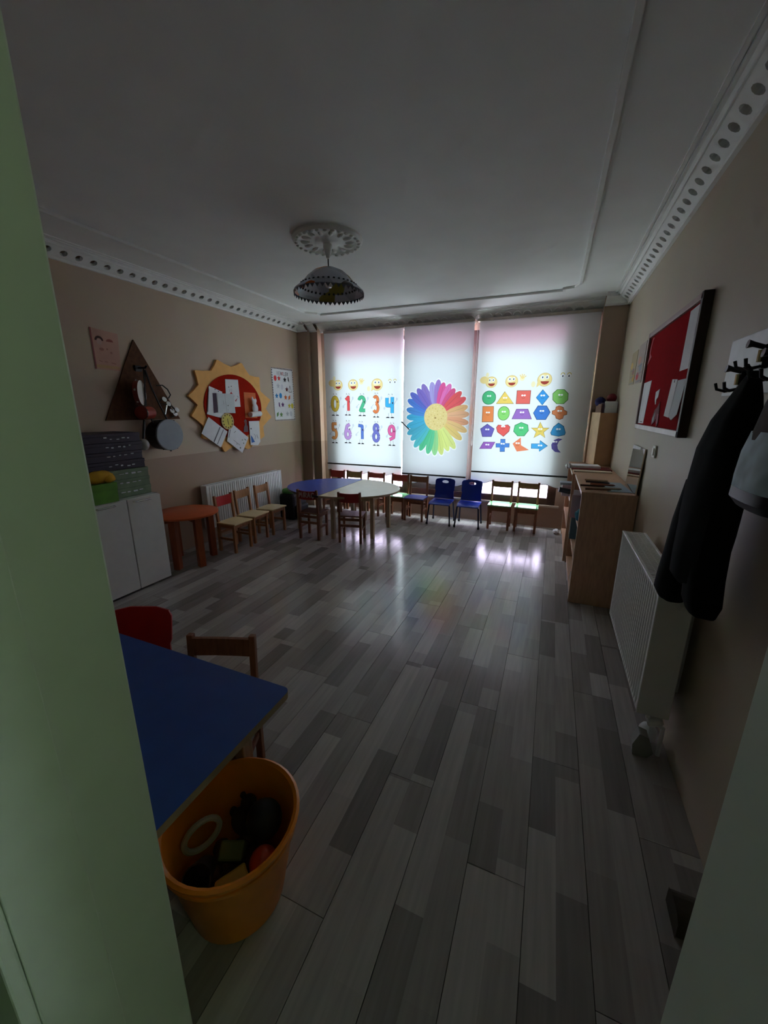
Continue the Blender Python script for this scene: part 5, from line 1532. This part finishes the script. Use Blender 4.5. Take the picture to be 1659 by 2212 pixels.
inbox('folder', 'black folder against the wall side of the cardboard box', 'folder', 0.046, 0.077, -0.08, 0.10, 0.008, hh + 0.10, BLACK)
mb = MB().ball((0.44, 4.87, 1.535), 0.05, 0.07, 0.05, 18, 10, jit=0.1)
tag(mb.build('navy_cloth', pm('navy_cloth', (28, 28, 84), 0.9, var=0.2), smooth=True), 'navy blue cloth bundled on top of the cardboard box', 'cloth')
mb = MB().ball((0.547, 4.91, 1.573), 0.048, 0.048, 0.048, 18, 12)
tag(mb.build('red_ball', pm('ball_dark_red', (120, 20, 34), 0.6), smooth=True), 'dark red ball lying on the navy cloth', 'ball')
mb = MB().box(0.372, 4.985, 0.873, 0.400, 5.035, 1.42)
tag(mb.build('cardboard_sheet', CARD), 'flat cardboard piece standing behind the cardboard box', 'cardboard')

# ------------------------------------------------------------------ coat rack
rk = thing('coat_rack', 'white coat rack board with dark double hooks', 'coat rack', (XR, 1.66, 1.50))
part(MB().box(XR - 0.018, 1.25, 1.503, XR, 1.952, 1.70), 'board', pm('rack_white', (216, 220, 226), 0.4), rk, 0.003)
IRON = pm('hook_iron', (34, 32, 32), 0.35, 0.7)
BRASS = pm('hook_brass', (190, 172, 140), 0.3, 0.8)
for yc, z0_ in ((1.63, 1.575), (1.765, 1.515), (1.51, 1.535), (1.33, 1.575)):
    hkp = part(MB().box(XR - 0.034, yc - 0.012, z0_ + 0.0, XR - 0.018, yc + 0.012, z0_ + 0.07), 'hook', IRON, rk, 0.003)
    X0 = XR - 0.03
    def hp(mb, nm, mt):
        return mb.build(nm, mt, hkp, smooth=True)
    hp(MB().tube([(X0, yc, z0_ + 0.062), (X0 - 0.03, yc, z0_ + 0.072), (X0 - 0.045, yc, z0_ + 0.074)], [0.007, 0.008, 0.013], 8), 'upper_prong', IRON)
    for s_ in (-1, 1):
        hp(MB().tube([(X0, yc, z0_ + 0.008), (X0 - 0.03, yc + s_ * 0.02, z0_ + 0.0), (X0 - 0.05, yc + s_ * 0.036, z0_ + 0.008), (X0 - 0.055, yc + s_ * 0.04, z0_ + 0.028)], 0.005, 8), 'lower_prong', IRON)
    hp(MB().tube([(X0 - 0.008, yc, z0_ + 0.02), (X0 - 0.008, yc, z0_ + 0.055)], 0.0075, 8), 'brass_stem', BRASS)

def loft(secs, n=28, fold=0.0, seed=1, nf=5):
    r2 = random.Random(seed)
    ph = [r2.random() * 6 for _ in range(4)]
    mb = MB(); vv, ff = [], []
    for (z, cx, cy_, rx, ry) in secs:
        for j in range(n):
            a = 2 * math.pi * j / n
            k = 1 + fold * math.sin(nf * a + ph[0] + z * 4) + fold * .6 * math.sin((nf + 3) * a + ph[1] - z * 6)
            vv.append((cx + rx * k * math.copysign(abs(math.cos(a)) ** .8, math.cos(a)), cy_ + ry * k * math.copysign(abs(math.sin(a)) ** .8, math.sin(a)), z))
    for i in range(len(secs) - 1):
        for j in range(n):
            j2 = (j + 1) % n
            ff.append((i * n + j, i * n + j2, (i + 1) * n + j2, (i + 1) * n + j))
    ff.append(tuple(range(n))[::-1]); ff.append(tuple((len(secs) - 1) * n + j for j in range(n)))
    return mb.add(vv, ff)
BLK = pm('coat_black', (10, 13, 12), 0.9, var=0.25, scale=30, spec=0.15)
ct = thing('black_coat', 'long black coat hanging from a hook over the radiator', 'coat', (0.49, 1.55, 0.785))
def CP(mb, nm, mt=BLK): return part(mb, nm, mt, ct, 0, True)
CP(loft([(1.565, 0.54, 1.572, 0.010, 0.014), (1.54, 0.538, 1.57, 0.02, 0.03), (1.49, 0.53, 1.565, 0.034, 0.058), (1.42, 0.517, 1.56, 0.052, 0.092), (1.33, 0.506, 1.556, 0.062, 0.118), (1.20, 0.50, 1.555, 0.064, 0.13), (1.08, 0.495, 1.555, 0.064, 0.134), (0.98, 0.49, 1.556, 0.062, 0.134), (0.91, 0.487, 1.558, 0.058, 0.125), (0.885, 0.487, 1.56, 0.04, 0.10)], fold=0.035), 'body')
CP(loft([(1.22, 0.485, 1.61, 0.045, 0.05), (1.08, 0.474, 1.615, 0.048, 0.062), (0.96, 0.468, 1.62, 0.048, 0.066), (0.87, 0.464, 1.628, 0.05, 0.072), (0.81, 0.463, 1.635, 0.05, 0.074), (0.785, 0.464, 1.637, 0.038, 0.06)], fold=0.03, seed=3), 'sleeve')
CP(loft([(1.20, 0.505, 1.50, 0.045, 0.055), (1.05, 0.498, 1.485, 0.048, 0.062), (0.94, 0.495, 1.465, 0.048, 0.064), (0.86, 0.495, 1.445, 0.048, 0.066), (0.825, 0.496, 1.44, 0.036, 0.055)], fold=0.03, seed=5), 'sleeve')
CP(MB().tube([(0.54, 1.575, 1.555), (0.53, 1.60, 1.585), (0.53, 1.625, 1.580), (0.54, 1.58, 1.56)], 0.004, 6), 'hanger_loop')
jk = thing('light_jacket', 'pale blue jacket with dark collar hanging next to the black coat', 'jacket', (0.50, 1.21, 1.215))
part(loft([(1.57, 0.545, 1.30, 0.012, 0.02), (1.53, 0.535, 1.29, 0.03, 0.05), (1.47, 0.525, 1.26, 0.045, 0.08), (1.40, 0.515, 1.235, 0.052, 0.10), (1.38, 0.51, 1.23, 0.05, 0.102)], fold=0.03, seed=8), 'collar_part', pm('jacket_dark', (76, 68, 64), 0.9, var=0.3), jk, 0, True)
part(loft([(1.40, 0.512, 1.232, 0.05, 0.098), (1.35, 0.505, 1.22, 0.056, 0.11), (1.29, 0.50, 1.21, 0.058, 0.115), (1.26, 0.50, 1.21, 0.058, 0.115), (1.245, 0.50, 1.21, 0.045, 0.10)], fold=0.04, seed=9), 'body', pm('jacket_pale_blue', (176, 196, 206), 0.7, var=0.2, scale=18), jk, 0, True)
part(loft([(1.262, 0.50, 1.21, 0.059, 0.116), (1.235, 0.50, 1.21, 0.06, 0.118), (1.215, 0.50, 1.21, 0.045, 0.10)], fold=0.03, seed=9), 'hem', BLACK, jk, 0, True)

# ------------------------------------------------------------------ school bag under the table
bg_ = thing('school_bag', 'black and green school bag on the floor behind the blue table half', 'bag', (-3.17, 4.36, 0))
BAGK = pm('bag_black', (20, 20, 22), 0.8, var=0.2)
BAGG = pm('bag_green', (70, 120, 48), 0.7, var=0.15)
MB().box(-0.13, -0.17, 0.0, 0.10, 0.17, 0.36).build('body', BAGK, bg_, 0.045)
MB().box(0.08, -0.13, 0.03, 0.15, 0.13, 0.20).build('front_pocket', BAGK, bg_, 0.025)
MB().box(-0.10, -0.14, 0.345, 0.07, 0.14, 0.42).build('top_flap', BAGG, bg_, 0.03)
MB().tube([(0.0, -0.05, 0.41), (0.0, -0.04, 0.45), (0.0, 0.04, 0.45), (0.0, 0.05, 0.41)], 0.010, 8).build('handle', BAGK, bg_, smooth=True)
